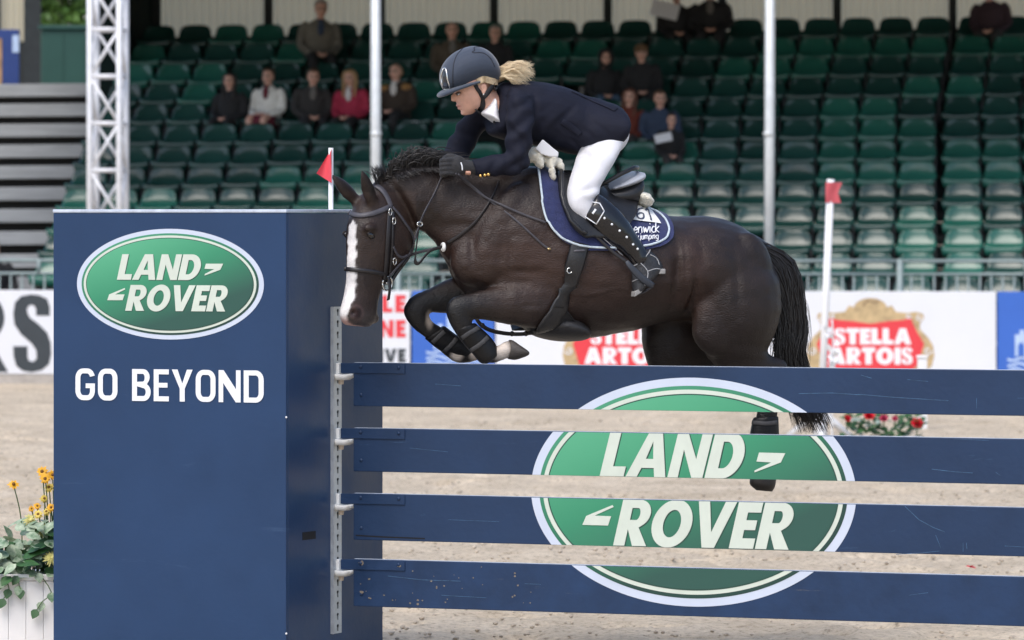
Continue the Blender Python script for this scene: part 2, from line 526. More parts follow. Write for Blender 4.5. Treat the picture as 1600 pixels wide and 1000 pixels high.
M_PALEBLUE = mat('print_pale_blue', (.56, .62, .74), .42, var=.05, vscale=5)
M_CREAM = mat('print_cream', (.60, .66, .58), .42, var=.07, vscale=6)
M_SHADOWG = mat('print_dark_green', (.020, .075, .055), .45, var=.05)
M_PRINTW = mat('print_white', (.80, .82, .86), .45, var=.03)

def print_green(name, o, u, v, a, b, light=(.10, .42, .235), mid=(.035, .255, .135), dark=(.022, .085, .066)):
    """printed green with the badge's own light-to-dark sweep, laid out on the board"""
    m = bpy.data.materials.new(name); m.use_nodes = True
    t = m.node_tree; bs = t.nodes['Principled BSDF']; bs.inputs['Roughness'].default_value = .42
    g = t.nodes.new('ShaderNodeTexCoord')
    sub = t.nodes.new('ShaderNodeVectorMath'); sub.operation = 'SUBTRACT'; sub.inputs[1].default_value = o
    t.links.new(g.outputs['Object'], sub.inputs[0])
    dot = t.nodes.new('ShaderNodeVectorMath'); dot.operation = 'DOT_PRODUCT'
    d = Vector(u) * (.42 / a) - Vector(v) * (.62 / b)
    dot.inputs[1].default_value = d
    t.links.new(sub.outputs['Vector'], dot.inputs[0])
    nz = t.nodes.new('ShaderNodeTexNoise'); nz.inputs['Scale'].default_value = 2.2; t.links.new(sub.outputs['Vector'], nz.inputs['Vector'])
    mr = t.nodes.new('ShaderNodeMapRange'); mr.inputs['From Min'].default_value = -.85; mr.inputs['From Max'].default_value = .85
    ad = t.nodes.new('ShaderNodeMath'); ad.operation = 'MULTIPLY_ADD'; ad.inputs[1].default_value = .18
    t.links.new(nz.outputs['Fac'], ad.inputs[0]); t.links.new(dot.outputs['Value'], ad.inputs[2])
    t.links.new(ad.outputs['Value'], mr.inputs['Value'])
    r = t.nodes.new('ShaderNodeValToRGB'); e = r.color_ramp.elements
    e[0].position = .12; e[0].color = (*light, 1); e[1].position = .80; e[1].color = (*dark, 1)
    q = e.new(.48); q.color = (*mid, 1)
    t.links.new(mr.outputs['Result'], r.inputs['Fac']); t.links.new(r.outputs['Color'], bs.inputs['Base Color'])
    return m

def hit(px, py, o, n):
    """where the ray of that picture spot meets the plane"""
    C = Vector((0, 0, CAM_H)); d = Vector(((px - 800) / FPX, 1, -(py - HZ) / FPX))
    o, n = Vector(o), Vector(n)
    return C + d * (n.dot(o - C) / n.dot(d))

# ------------------------------------------------------------------ the jump
FT = Vector((.9160, -.4015, 0)).normalized()      # along the fence, to the right and towards the camera
FN = Vector((-FT.y * -1, 0, 0)); FN = Vector((FT.y, -FT.x, 0))   # out of the fence face, towards the camera
FB = -FN
UP = Vector((0, 0, 1))
FA = Vector((-.729, 26.47, 0))                      # left end of the boards
S0 = FA - FT * .09                                  # on the wing's inner face
FRc = S0 - FB * .5226
BRc = S0 + FB * .512
WID = 1.184
FLc = FRc - FT * WID
WTOP = 2.073

def on(px, py, o, u, n):
    p = hit(px, py, o, n) - Vector(o)
    return p.dot(Vector(u)), p.z

def make_wing():
    t = thing('jump_wing', 'tall navy blue box wing with green oval badge and white slogan, holding the planks', 'jump wing', tuple((FLc + BRc) / 2))
    T = lambda a, b, z: FLc + FT * a + FB * b + UP * z
    dep = .5226 + .512
    mb = MB(); mb.cbox((0, .02, 0), (WID - .02, dep - .02, WTOP - .018), .004, T); mb.build('carcass', M_NAVY, t)
    mb = MB(); mb.cbox((-.006, 0, 0), (WID, .02 - .001, WTOP - .016), .004, T); mb.build('front_panel', M_NAVY, t)
    mb = MB(); mb.cbox((WID - .019, .0195, 0), (WID + .001, dep, WTOP - .017), .003, T); mb.build('side_panel', M_NAVY, t)
    mb = MB(); mb.cbox((-.008, -.004, WTOP - .0155), (WID + .004, dep + .004, WTOP), .004, T); mb.build('top_cap', M_EDGE, t)
    # print on the front
    o = FLc; Tf = frame(FLc + FN * .0005, FT, UP, FN)
    cu, cv = on(266.5, 444, o, FT, FN)
    lu, _ = on(120.5, 444, o, FT, FN); ru, _ = on(412.5, 444, o, FT, FN)
    _, tv = on(266, 357.5, o, FT, FN); _, bv = on(266, 530.5, o, FT, FN)
    a = (ru - lu) / 2; b = (tv - bv) / 2; cu = (lu + ru) / 2; cv = (tv + bv) / 2
    ctr = tuple(Tf(cu, cv, 0))
    GA = print_green('badge_green', ctr, FT, UP, a, b)
    GR = print_green('badge_rim_green', ctr, FT, UP, a, b, light=(.06, .30, .17), mid=(.025, .18, .10), dark=(.012, .05, .04))
    badge = None
    for i, (nm, k1, m) in enumerate((('badge', 1.0, M_PALEBLUE), ('badge_rim', .935, GR), ('badge_ring', .905, M_CREAM), ('badge_line', .872, M_SHADOWG), ('badge_field', .862, GA))):
        aa = a - (1 - k1) * a * .80; bb = b - (1 - k1) * b * 1.25
        mb = MB(); plate_mesh(mb, arc(cu, cv, aa, bb, 0, 356.4, 100), [], lambda x, y, h=0.0, i=i: Tf(x, y, h + .0012 * i), .0012)
        q = mb.build(nm, m, t if badge is None else badge)
        if badge is None: badge = q
    U = lambda px, py: on(px, py, o, FT, FN)
    def word(text, x0, x1, y0, y1, sh, **k):
        u0, v0 = U(x0, y1); u1, v1 = U(x1, y0)
        h = v1 - v0
        write(text, u0, v0, h, Tf, k.pop('m'), k.pop('par'), shear=sh, width=(u1 - u0) - sh * h, **k)
    word('LAND', 184, 319, 397.5, 437, .24, m=M_CREAM, par=badge, lift=.006, shadow=M_SHADOWG, gap=.05)
    word('ROVER', 197, 361, 446, 485.5, .24, m=M_CREAM, par=badge, lift=.006, shadow=M_SHADOWG, gap=.045)
    def dash(pts, par):
        mb = MB(); plate_mesh(mb, [U(*p) for p in pts], [], lambda x, y, h=0.0: Tf(x, y, h + .0066), .002); mb.build('letter_dash', M_CREAM, par)
    dash([(323, 412), (350, 412), (345.5, 421.5), (321, 430.5), (321.5, 428), (336, 420.5), (321, 420)], badge)
    dash([(169, 469), (193, 469), (196, 460), (181, 460), (197, 452), (196, 450), (172, 460)], badge)
    word('GO BEYOND', 118.5, 412.5, 579, 625, 0.0, m=M_PRINTW, par=t, lift=.0008, t=.19, gap=.12, sq=True)
    # slot, screws
    Ts = lambda a, z, h=0.0: FRc + FB * a + FT * (h + .001) + UP * z
    u0 = (hit(472, 838, FRc, FT) - FRc); a0 = u0.dot(FB)
    mb = MB(); mb.box((a0, u0.z - .018, 0), (a0 + .14, u0.z + .018, .001), lambda a, z, h: Ts(a, z, h)); mb.build('hand_slot', M_DARK, t)
    for py in (652, 990):
        p = hit(447.5, py, FLc, FN); mb = MB(); mb.ball(p + FN * .001, .005, 8, 5); mb.build('screw', M_WHITE, t)
    # galvanised cup track with keyhole slots on the inner face
    a1 = .5226 - .055; a2 = .5226 + .045
    ztop = hit(527, 479, FRc, FT).z; zbot = hit(527, 989, FRc, FT).z
    mb = MB()
    n = int((ztop - zbot) / .0505)
    step = (ztop - zbot) / n
    outer = [(a1, zbot), (a2, zbot), (a2, ztop), (a1, ztop)]
    holes = []
    ca = a1 + .060
    for i in range(n):
        zc = zbot + (i + .45) * step
        holes.append([(ca - .0065, zc - .014)] + [(ca + .0065, zc - .014), (ca + .0075, zc + .004)] + arc(ca, zc + .010, .0115, .009, -20, 200, 8) + [(ca - .0075, zc + .004)])
    plate_mesh(mb, outer, holes, lambda a, z, h=0.0: Ts(a, z, h + .004), .004)
    tr = mb.build('cup_track', M_GALV, t)
    mb = MB(); mb.box((a1 + .002, zbot + .002, 0), (a2 - .002, ztop - .002, .0035), lambda a, z, h: Ts(a, z, h)); mb.build('track_back', M_DARK, tr)
    mb = MB(); mb.box((a1 - .002, zbot, 0), (a1 + .004, ztop, .016), lambda a, z, h: Ts(a, z, h)); mb.build('track_lip', M_GALV, tr)
    return t
make_wing()

PL_TOP = [hit(552, y, FA, FN).z for y in (566, 668, 770, 872.7)]
PL_H = [.2015, .2015, .216, .219]
PL_LEN = 3.60
ordn = ['top', 'second from top', 'third from top', 'bottom']
def make_planks():
    o = FA
    lu, _ = on(830, 769, o, FT, FN); ru, _ = on(1338, 769, o, FT, FN)
    _, tv = on(1075, 590, o, FT, FN); _, bv = on(1090, 948, o, FT, FN)
    cu, cv, a, b = (lu + ru) / 2, (tv + bv) / 2, (ru - lu) / 2, (tv - bv) / 2
    Tf = frame(FA + FN * .0006, FT, UP, FN)
    ctr = tuple(Tf(cu, cv, 0))
    GA = print_green('plank_badge_green', ctr, FT, UP, a, b)
    GR = print_green('plank_rim_green', ctr, FT, UP, a, b, light=(.06, .30, .17), mid=(.025, .18, .10), dark=(.012, .05, .04))
    U = lambda px, py: on(px, py, o, FT, FN)
    labels = ['top navy plank of the jump, scratched, with the crown of the oval badge',
              'second navy plank from the top, with the word LAND on its green badge',
              'third navy plank from the top, with the word ROVER on its green badge',
              'lowest navy plank of the jump, muddy at its left end, with the badge bottom']
    for i in range(4):
        zt = PL_TOP[i]; h = PL_H[i]; zb = zt - h
        pm = M_PLANK if i < 3 else M_PLANK_DIRTY
        t = thing('jump_plank', labels[i], 'plank', tuple(FA + UP * zb), 'planks of the jump')
        T = lambda a_, b_, z: FA + FT * a_ + FB * b_ + UP * z
        mb = MB(); mb.cbox((0, 0, zb), (PL_LEN, .030, zt - .002), .0035, T)
        board = mb.build('board', pm, t)
        mb = MB(); mb.box((.004, .003, zt - .0018), (PL_LEN - .004, .027, zt - .0004), T); mb.build('worn_top_edge', M_EDGE, board)
        # steel hangers at both ends, on the face, with bolts
        for e, (u0, u1) in enumerate(((-.062, .262), (PL_LEN - .22, PL_LEN + .062))):
            mb = MB(); mb.cbox((u0, -.006, zt - .050), (u1, -.0012, zt - .004), .0012, T)
            hg = mb.build('hanger', pm, t)
            bu = [(.040, zt - .020), (.232, zt - .022), (.040, zt - h * .74)] if e == 0 else [(PL_LEN - .205, zt - .020), (PL_LEN - .04, zt - .022)]
            for (x, z) in bu:
                mb = MB(); mb.ball(T(x, -.0075 if z > zt - .06 else -.0005, z), (.0085, .0085, .006), 10, 6, (FT, UP, FN)); mb.build('bolt', pm if e == 0 else M_STEEL, hg)
        # badge pieces printed across the boards
        badge = None
        for j, (nm, k1, m) in enumerate((('badge', 1.0, M_PALEBLUE), ('badge_rim', .935, GR), ('badge_ring', .905, M_CREAM), ('badge_line', .872, M_SHADOWG), ('badge_field', .862, GA))):
            aa = a - (1 - k1) * a * .80; bb = b - (1 - k1) * b * 1.10
            v0 = max(zb + .001, cv - bb); v1 = min(zt - .004, cv + bb)
            if v1 - v0 < .004: continue
            L, Rr = [], []
            n = 26
            for q in range(n + 1):
                # crowd the samples towards the tip of the oval
                s = q / n
                if cv + bb < zt: vv = v0 + (v1 - v0) * math.sin(s * math.pi / 2)
                elif cv - bb > zb: vv = v1 - (v1 - v0) * math.sin((1 - s) * math.pi / 2)
                else: vv = v0 + (v1 - v0) * s
                w = aa * math.sqrt(max(0, 1 - ((vv - cv) / bb) ** 2))
                L.append((cu - w, vv)); Rr.append((cu + w, vv))
            pts = Rr + L[::-1]
            pts2 = [pts[0]]
            for p in pts[1:]:
                if math.hypot(p[0] - pts2[-1][0], p[1] - pts2[-1][1]) > 1e-5: pts2.append(p)
            if math.hypot(pts2[0][0] - pts2[-1][0], pts2[0][1] - pts2[-1][1]) < 1e-5: pts2.pop()
            mb = MB(); plate_mesh(mb, pts2, [], lambda x, y, hh=0.0, j=j: Tf(x, y, hh + .0010 * j), .0010)
            qo = mb.build(nm, m, t if badge is None else badge)
            if badge is None: badge = qo
        def word(text, pA, pB, sh, gap):
            u0, v0 = U(*pA); u1, v1 = U(*pB)
            hh = v1 - v0
            write(text, u0, v0, hh, Tf, M_CREAM, badge, shear=sh, width=(u1 - u0) - sh * hh, gap=gap, lift=.0052, shadow=M_SHADOWG, clip=(zb + .002, zt - .004))
        def dash(pts):
            mb = MB(); plate_mesh(mb, [U(*p) for p in pts], [], lambda x, y, hh=0.0: Tf(x, y, hh + .0058), .002); mb.build('letter_dash', M_CREAM, badge)
        if i == 1:
            word('LAND', (938, 744.5), (1172, 674), .24, .05)
            dash([(1187, 707), (1228, 708), (1221, 722.5), (1180, 738), (1180, 735), (1206, 722.5), (1183, 721)])
        if i == 2:
            word('ROVER', (959, 852), (1248, 786), .24, .045)
            dash([(911, 820), (951, 821), (956, 806.5), (930, 805.5), (960, 792), (958, 789), (917, 806)])
        # scratches, scuffs and mud
        def mark(pts, w, m, nm):
            mb = MB(); plate_mesh(mb, stroke([U(*p) for p in pts], w), [], lambda x, y, hh=0.0: Tf(x, y, hh + .0002), .0004); mb.build(nm, m, board)
        M_SCR = mat('scratch_pale', (.045, .105, .20), .6, var=.6, vscale=30)
        MARKS = {0: [[(1248, 615), (1300, 614), (1345, 617)], [(1341, 616), (1400, 621), (1482, 626)], [(1418, 593), (1450, 596)], [(1345, 586), (1362, 591)], [(1526, 622), (1526, 638)], [(680, 600), (720, 603)], [(1590, 622), (1610, 622)]],
                 1: [[(1456, 733), (1490, 737), (1520, 739)], [(1556, 738), (1563, 743)], [(640, 700), (700, 706)], [(1490, 686), (1545, 688)]],
                 2: [[(1414, 791), (1436, 812), (1458, 824), (1476, 831)], [(1462, 836), (1470, 856)], [(1400, 866), (1440, 864), (1468, 861)], [(1505, 848), (1505, 862)], [(1510, 848), (1511, 858)], [(700, 812), (780, 815)], [(1570, 853), (1605, 855)]],
                 3: [[(606, 900), (660, 906), (720, 908)], [(690, 930), (760, 934)], [(1420, 930), (1450, 926)], [(820, 912), (845, 913)]]}[i]
        for pts in MARKS: mark(pts, .0026 if len(pts) > 2 else .0020, M_SCR, 'scratch')
        if i == 2: mark([(556, 836.5), (600, 839), (664, 841.5)], .006, M_DARK, 'split')
        if i == 3:
            rm = random.Random(2); M_MUD = mat('dried_mud', (.20, .17, .14), .9, var=.4, vscale=40)
            for (x, y, r_) in [(566, 880, .016), (625, 884, .010), (566, 925, .011), (577, 905, .006)] + [(rm.uniform(556, 830), rm.uniform(884, 945), rm.uniform(.002, .006)) for _ in range(34)]:
                cu_, cv_ = U(x, y); mb = MB(); plate_mesh(mb, [(cu_ + r_ * rm.uniform(.6, 1.2) * math.cos(q * .7), cv_ + r_ * rm.uniform(.5, 1.0) * math.sin(q * .7)) for q in range(9)], [], lambda x_, y_, hh=0.0: Tf(x_, y_, hh + (.0064 if r_ >= .010 else .0002)), .0008); mb.build('mud_fleck', M_MUD, board)
        # the cup that carries the hanger
        c = thing('jump_cup', 'white plastic jump cup under the %s plank, clipped to the steel track' % ordn[i], 'jump cup', tuple(S0 + UP * (zt - .07)), 'jump cups on the track')
        Tc = lambda a_, b_, z: S0 + FT * a_ + FB * b_ + UP * z
        z0 = zt - .052
        mb = MB()
        # curved tray
        rg = []
        for q in range(9):
            x = .008 + .082 * q / 8
            dz = .004 * math.sin(q / 8 * math.pi)
            wv = .030
            lo = z0 - .030 + (.016 * max(0, (q - 5) / 3))
            rg.append([Tc(x, -wv - .010, z0 - dz), Tc(x, -wv - .014, z0 - .004), Tc(x, -wv - .008, lo + .006), Tc(x, -wv + .004, lo), Tc(x, wv - .004, lo), Tc(x, wv, lo + .006), Tc(x, wv, z0 - dz)])
        mb.rings(rg); mb.build('tray', M_WHITEP, c, True)
        mb = MB(); mb.cbox((.008, -.020, z0 - .002), (.026, .018, zt - .004), .003, Tc); mb.build('back_plate', M_WHITEP, c)
        mb = MB(); mb.tube([Tc(.034, -.012, z0 - .028), Tc(.034, -.012, z0 - .050)], [.014, .011], 10); mb.build('locking_pin', mat('pin_tan', (.42, .34, .26), .5, var=.2), c)
make_planks()

# ------------------------------------------------------------------ advertising boards along the far side
BO = Vector((0, 69.0, 0)); BYAW = R(6.5)
BU = Vector((math.cos(BYAW), -math.sin(BYAW), 0)); BN = Vector((-math.sin(BYAW), -math.cos(BYAW), 0))
def bpt(px, py): return on(px, py, BO, BU, BN)
M_BOARD = mat('board_white', (.72, .74, .79), .5, var=.03, vscale=2)
M_RED = mat('print_red', (.72, .045, .06), .5, var=.05)
M_TAN = mat('print_tan', (.50, .37, .20), .5, var=.35, vscale=14)
M_BLUEB = mat('print_blue', (.035, .13, .52), .5, var=.06, vscale=2)
M_BLACKP = mat('print_black', (.035, .045, .055), .5, var=.1)
M_PALEP = mat('print_pale', (.45, .58, .80), .5, var=.2, vscale=10)
BTOP = bpt(800, 454.5)[1]; BBOT = bpt(800, 587)[1]
TB = frame(BO, BU, UP, BN)
def board(label, x0, x1, m, y_top=None):
    u0 = bpt(x0, 520)[0]; u1 = bpt(x1, 520)[0]
    t = thing('advertising_board', label, 'advertising board', tuple(BO + BU * ((u0 + u1) / 2)), 'advertising boards round the arena')
    mb = MB(); mb.cbox((u0 + .004, -.04, BBOT), (u1 - .004, 0, BTOP), .006, lambda a, h, z: TB(a, z, h))
    mb.build('panel', m, t)
    mb = MB(); mb.box((u0 + .004, -.10, 0), (u1 - .004, -.012, BBOT - .002), lambda a, h, z: TB(a, z, h)); mb.build('plinth', mat('plinth_grey', (.42, .39, .36), .8, var=.2), t)
    for q in (u0 + .25, u1 - .25):
        mb = MB(); mb.tube([TB(q, BTOP - .15, -.05), TB(q, .02, -.45)], .02, 6); mb.build('strut', M_GALV, t)
    return t
def poly(t, name, pts, m, lift, holes=()):
    mb = MB(); plate_mesh(mb, [bpt(*p) for p in pts], [[bpt(*p) for p in h] for h in holes], lambda x, y, h=0.0: TB(x, y, h + lift), .002)
    return mb.build(name, m, t)
def bword(t, text, x0, x1, y0, y1, m, lift=.006, tk=.30, gap=.07, serif=False, shear=0):
    u0, v0 = bpt(x0, y1); u1, v1 = bpt(x1, y0)
    write(text, u0, v0, v1 - v0, TB, m, t, t=tk, gap=gap, width=u1 - u0, lift=lift, shear=shear)
    if serif:            # slab feet
        mb = MB()
def stella(t, cx):
    def Q(pts): return [(cx + p[0], p[1]) for p in pts]
    half = [(0, 464), (14, 466), (27, 472), (34, 478), (40, 487), (58, 489), (70, 487), (82, 490), (84, 497), (78, 504), (77, 514), (90, 527), (98, 540), (100, 556), (96, 572), (84, 582), (60, 586), (0, 587)]
    out = half + [(-x, y) for x, y in half[::-1][1:-1]]
    cart = poly(t, 'cartouche', Q(out), M_TAN, .001)
    half = [(0, 506), (26, 502), (50, 500), (63, 497), (72, 517), (84, 537), (79, 553), (74, 570), (62, 581), (0, 584)]
    poly(cart, 'shield', Q(half + [(-x, y) for x, y in half[::-1][1:-1]]), M_RED, .004)
    # scroll marks and the horn above the shield
    for k in (-1, 1):
        for (x, y, r0) in ((76, 496, 5), (90, 548, 6), (60, 494, 4)):
            pts = [(k * (x + r0 * math.cos(s * .7) * (1 - s * .07)), y + r0 * math.sin(s * .7) * (1 - s * .07)) for s in range(9)]
            poly(cart, 'scroll', Q(stroke(pts, 2.2)), M_BOARD, .004)
    pts = arc(0, 482, 30, 20, 10, 170, 14); pts = [(x, 964 - y) for x, y in pts]
    poly(cart, 'horn', Q(stroke(pts, 7)), M_BOARD, .004)
    poly(cart, 'scroll', Q(stroke([(-12, 478), (-4, 470), (6, 473), (14, 470)], 3)), mat('print_brown', (.25, .17, .09), .5), .004)
    bword(cart, 'STELLA', cx - 56, cx + 64, 513, 538, M_PRINTW, .0065, .33, .05)
    bword(cart, 'ARTOIS', cx - 66, cx + 66, 543, 569, M_PRINTW, .0065, .33, .05)
def castle(t, cx, cy, s):
    pts = [(-30, 22), (-30, -6), (-24, -6), (-24, -12), (-18, -12), (-18, -6), (-12, -6), (-12, -24), (-7, -24), (-7, -30), (-2, -30), (-2, -24), (3, -24), (3, -30), (8, -30), (8, -24), (13, -24), (13, -6), (19, -6), (19, -12), (25, -12), (25, -6), (31, -6), (31, 22)]
    e = poly(t, 'castle_emblem', [(cx + x * s, cy + y * s) for x, y in pts], M_PALEP, .002)
    for x in (-22, 0, 22):
        poly(e, 'arch', [(cx + (x + p) * s, cy + q * s) for p, q in ((-4, 22), (4, 22), (4, 8), (0, 3), (-4, 8))], M_BLUEB, .005)
    for k in range(3):
        y = 26 + k * 7
        poly(t, 'wave', [(cx + p[0] * s, cy + p[1] * s) for p in stroke([(-40 + q * 5, y + 2.0 * math.sin(q * 1.2 + k)) for q in range(17)], 3.2)], M_PALEP, .002)
t = board('white board at far left with huge dark letters RS', -260, 92, M_BOARD)
bword(t, 'RS', -66, 80, 460, 581, M_BLACKP, .003, .27, .10)
t = board('white board behind the wing with red and black lettering', 93, 641, M_BOARD)
bword(t, 'LE', 597, 634, 461, 488, M_RED, .003, .30, .16)
bword(t, 'NE', 593, 634, 500, 527, M_RED, .003, .30, .14)
bword(t, 'IVE', 592, 634, 545, 566, M_BLACKP, .003, .32, .12)
t = board('narrow royal blue board with pale castle emblem, behind the forelegs', 643, 773, M_BLUEB)
castle(t, 712, 520, 1.15)
t = board('white beer board half hidden by the horse, left of the two', 774, 1164, M_BOARD)
stella(t, 979)
t = board('white beer board right of the tail, its red shield in full view', 1165, 1557, M_BOARD)
stella(t, 1360)
t = board('royal blue board at the right edge of the picture', 1558, 1900, M_BLUEB)
castle(t, 1622, 530, 1.2)

# ------------------------------------------------------------------ barrier behind the boards
RO = Vector((0, 69.6, 0)); RUv = Vector((math.cos(R(5.5)), -math.sin(R(5.5)), 0)); RNv = Vector((-math.sin(R(5.5)), -math.cos(R(5.5)), 0))
TRr = frame(RO, RUv, UP, RNv)
def make_barrier():
    M_BAR = mat('barrier_galvanised', (.25, .31, .31), .5, metal=.2, var=.15, vscale=20)
    z1 = on(800, 407.5, RO, RUv, RNv)[1]; z2 = on(800, 428, RO, RUv, RNv)[1]
    zb = z1 - 1.05
    us = [on(x, 407, RO, RUv, RNv)[0] for x in (-240, 84 - 190, 228, 622, 1012, 1406, 1800)]
    words = ['farthest left, beyond the frame', 'at the left edge below the grey steps', 'behind the blue wing', 'seen under the horse neck', 'behind the horse tail', 'at the right edge below the green seats']
    for i in range(len(us) - 1):
        if i == 0: continue
        t = thing('crowd_barrier', 'galvanised crowd barrier section ' + words[i], 'barrier', tuple(TRr((us[i] + us[i + 1]) / 2, 0, 0)), 'galvanised barrier sections in front of the stand')
        for z, r in ((z1, .022), (z2, .020), (zb + .06, .018)):
            mb = MB(); mb.tube([TRr(us[i] + .03, z), TRr(us[i + 1] - .03, z)], r, 8); mb.build('rail', M_BAR, t, True)
        mb = MB(); mb.tube([TRr(us[i + 1], 0), TRr(us[i + 1], z1 + .025)], .042, 8); mb.build('post', M_BAR, t, True)
        mb = MB(); mb.tube([TRr((us[i] + us[i + 1]) / 2, z2), TRr((us[i] + us[i + 1]) / 2, z1)], .026, 6); mb.build('spacer', M_BAR, t, True)
        n = int((us[i + 1] - us[i]) / .132)
        first = None
        for k in range(1, n):
            u = us[i] + (us[i + 1] - us[i]) * k / n
            if first is None:
                mb = MB(); mb.tube([TRr(u, zb + .06), TRr(u, z2)], .013, 6); first = mb.build('baluster', M_BAR, t, True); u0 = u
            else:
                c = first.copy(); col.objects.link(c); c.parent = t; c.matrix_parent_inverse = first.matrix_parent_inverse.copy(); c.matrix_basis = Matrix.Translation(RUv * (u - u0))
make_barrier()

# ------------------------------------------------------------------ grandstand
SYAW = R(8); STILT = .0062
SO = Vector((0, 71.0, 0)); SU = Vector((math.cos(SYAW), -math.sin(SYAW), 0)); SD = Vector((math.sin(SYAW), math.cos(SYAW), 0))
RISE, DEEP, PAN0 = .288, .75, 1.31
def ST(s, t, z): return SO + SU * s + SD * t + UP * (z + STILT * s)
NROW = 12
M_TIER = mat('tier_dark', (.022, .026, .027), .8, var=.25, vscale=3, spec=.1)
def sL(i): return -5.76 - .05 * max(0, min(i, 7))
M_STEP = mat('step_aluminium', (.28, .29, .295), .6, metal=.1, var=.25, vscale=4, stretch=(.4, 1, 6), bump=.1, bscale=20)
M_CORR = mat('wall_sheet', (.58, .53, .40), .6, var=.10, vscale=1.2, stretch=(1, 1, .2))
M_POSTD = mat('stand_steel_dark', (.035, .04, .042), .7, var=.2, spec=.15)
M_POSTL = mat('stand_pole_grey', (.62, .65, .66), .45, metal=.2, var=.12, vscale=8)
def make_stand():
    g = thing('grandstand', 'covered grandstand with dark tiers, cream back wall and grey roof poles', 'grandstand', tuple(ST(0, 4, 0)))
    for i in range(-1, NROW):
        zf = PAN0 - .42 + RISE * i
        s0 = sL(i) - .27
        mb = MB(); mb.box((s0, i * DEEP - .32, zf - .12), (8.6, (i + 1) * DEEP - .33, zf), lambda a, b, z: ST(a, b, z)); q = mb.build('tier', M_TIER, g)
        mb = MB(); mb.box((s0, i * DEEP - .30, zf - .40), (8.6, i * DEEP - .285, zf - .125), lambda a, b, z: ST(a, b, z)); mb.build('riser', M_TIER, q)
    # steps on the left
    st = thing('aluminium_steps', 'wide grey aluminium steps climbing at the left of the stand', 'steps', tuple(ST(-7, 0, 0)))
    for i in range(11):
        zf = PAN0 - .42 + RISE * i + .12; se = sL(i) - .30
        mb = MB(); mb.cbox((-9.6, i * DEEP - .35, zf - .175), (se, i * DEEP + .30, zf), .01, lambda a, b, z: ST(a, b, z)); q = mb.build('step', M_STEP, st)
        mb = MB(); mb.box((-9.6, i * DEEP - .10, zf - .31), (se, i * DEEP - .06, zf - .177), lambda a, b, z: ST(a, b, z)); mb.build('gap_shade', mat('gap_shade_black', (.012, .013, .015), .8), q)  # black board added to paint the shade of the open gap under each step
    mb = MB(); mb.box((-9.6, 10 * DEEP + .31, 3.65), (-6.5, 11.0, 3.86), lambda a, b, z: ST(a, b, z)); mb.build('landing', M_TIER, st)
    # back wall of pressed sheets between posts
    tw = NROW * DEEP + .35
    sp = 1.60
    k0 = -6.36
    ztop = 5.55
    n = 11
    for k in range(n):
        s0 = k0 + k * sp
        mb = MB()
        nr = 14; r0, r1 = [], []
        prof = []
        for q in range(nr * 4 + 1):
            u = q / (nr * 4)
            ph = q % 4
            prof.append((s0 + .06 + (sp - .12) * u, tw + (.022 if ph in (0, 3) else 0)))
        v = [ST(a, b, 3.6) for a, b in prof] + [ST(a, b, ztop) for a, b in prof]
        m_ = len(prof)
        mb.add(v, [(j, j + 1, m_ + j + 1, m_ + j) for j in range(m_ - 1)])
        mb.build('wall_sheet', M_CORR, g)
        mb = MB(); mb.box((s0 - .055, tw - .10, 3.4), (s0 + .055, tw + .03, ztop), lambda a, b, z: ST(a, b, z)); mb.build('wall_post', M_POSTD, g)
    mb = MB(); mb.box((k0 - .42, tw - 2.6, 2.9), (k0 - .06, tw + .02, ztop), lambda a, b, z: ST(a, b, z)); mb.build('end_wall', mat('end_wall_green', (.008, .016, .015), .8, var=.2, spec=.06), g)
    mb = MB(); mb.box((k0 - .05, tw - .20, 3.4), (9.0, tw - .12, PAN0 + RISE * (NROW - 1) + .10), lambda a, b, z: ST(a, b, z)); mb.build('kick_board', M_TIER, g)
    # roof
    mb = MB(); mb.box((-7.3, -.75, 5.92), (9.2, tw + .3, 6.04), lambda a, b, z: ST(a, b, z - .03 * (b))); r = mb.build('roof', mat('roof_underside', (.16, .16, .155), .7, var=.1), g)
    for k in range(6):
        s0 = -7.1 + k * 3.1
        mb = MB(); mb.box((s0 - .05, -.70, 5.78), (s0 + .05, tw + .2, 5.91), lambda a, b, z: ST(a, b, z - .03 * b)); mb.build('rafter', M_POSTD, r)
    for px in (587.5, 1201):
        p = W(px, 300, 69.85); 
        mb = MB(); mb.tube([(p.x, p.y, 0), (p.x + (.02 if px > 1000 else -.005), p.y, 5.90)], .062, 12); q = mb.build('roof_pole', M_POSTL, g, True)
        mb = MB(); mb.tube([(p.x, p.y, 3.0), (p.x, p.y, 3.05)], .070, 12); mb.build('pole_collar', M_POSTL, q, True)
make_stand()
def translucent(m, amount):
    t = m.node_tree; b = t.nodes['Principled BSDF']; out = t.nodes['Material Output']
    tr = t.nodes.new('ShaderNodeBsdfTranslucent'); tr.inputs['Color'].default_value = (.82, .74, .55, 1)
    mx = t.nodes.new('ShaderNodeMixShader'); mx.inputs['Fac'].default_value = amount
    t.links.new(b.outputs['BSDF'], mx.inputs[1]); t.links.new(tr.outputs['BSDF'], mx.inputs[2]); t.links.new(mx.outputs['Shader'], out.inputs['Surface'])
translucent(M_CORR, .55)

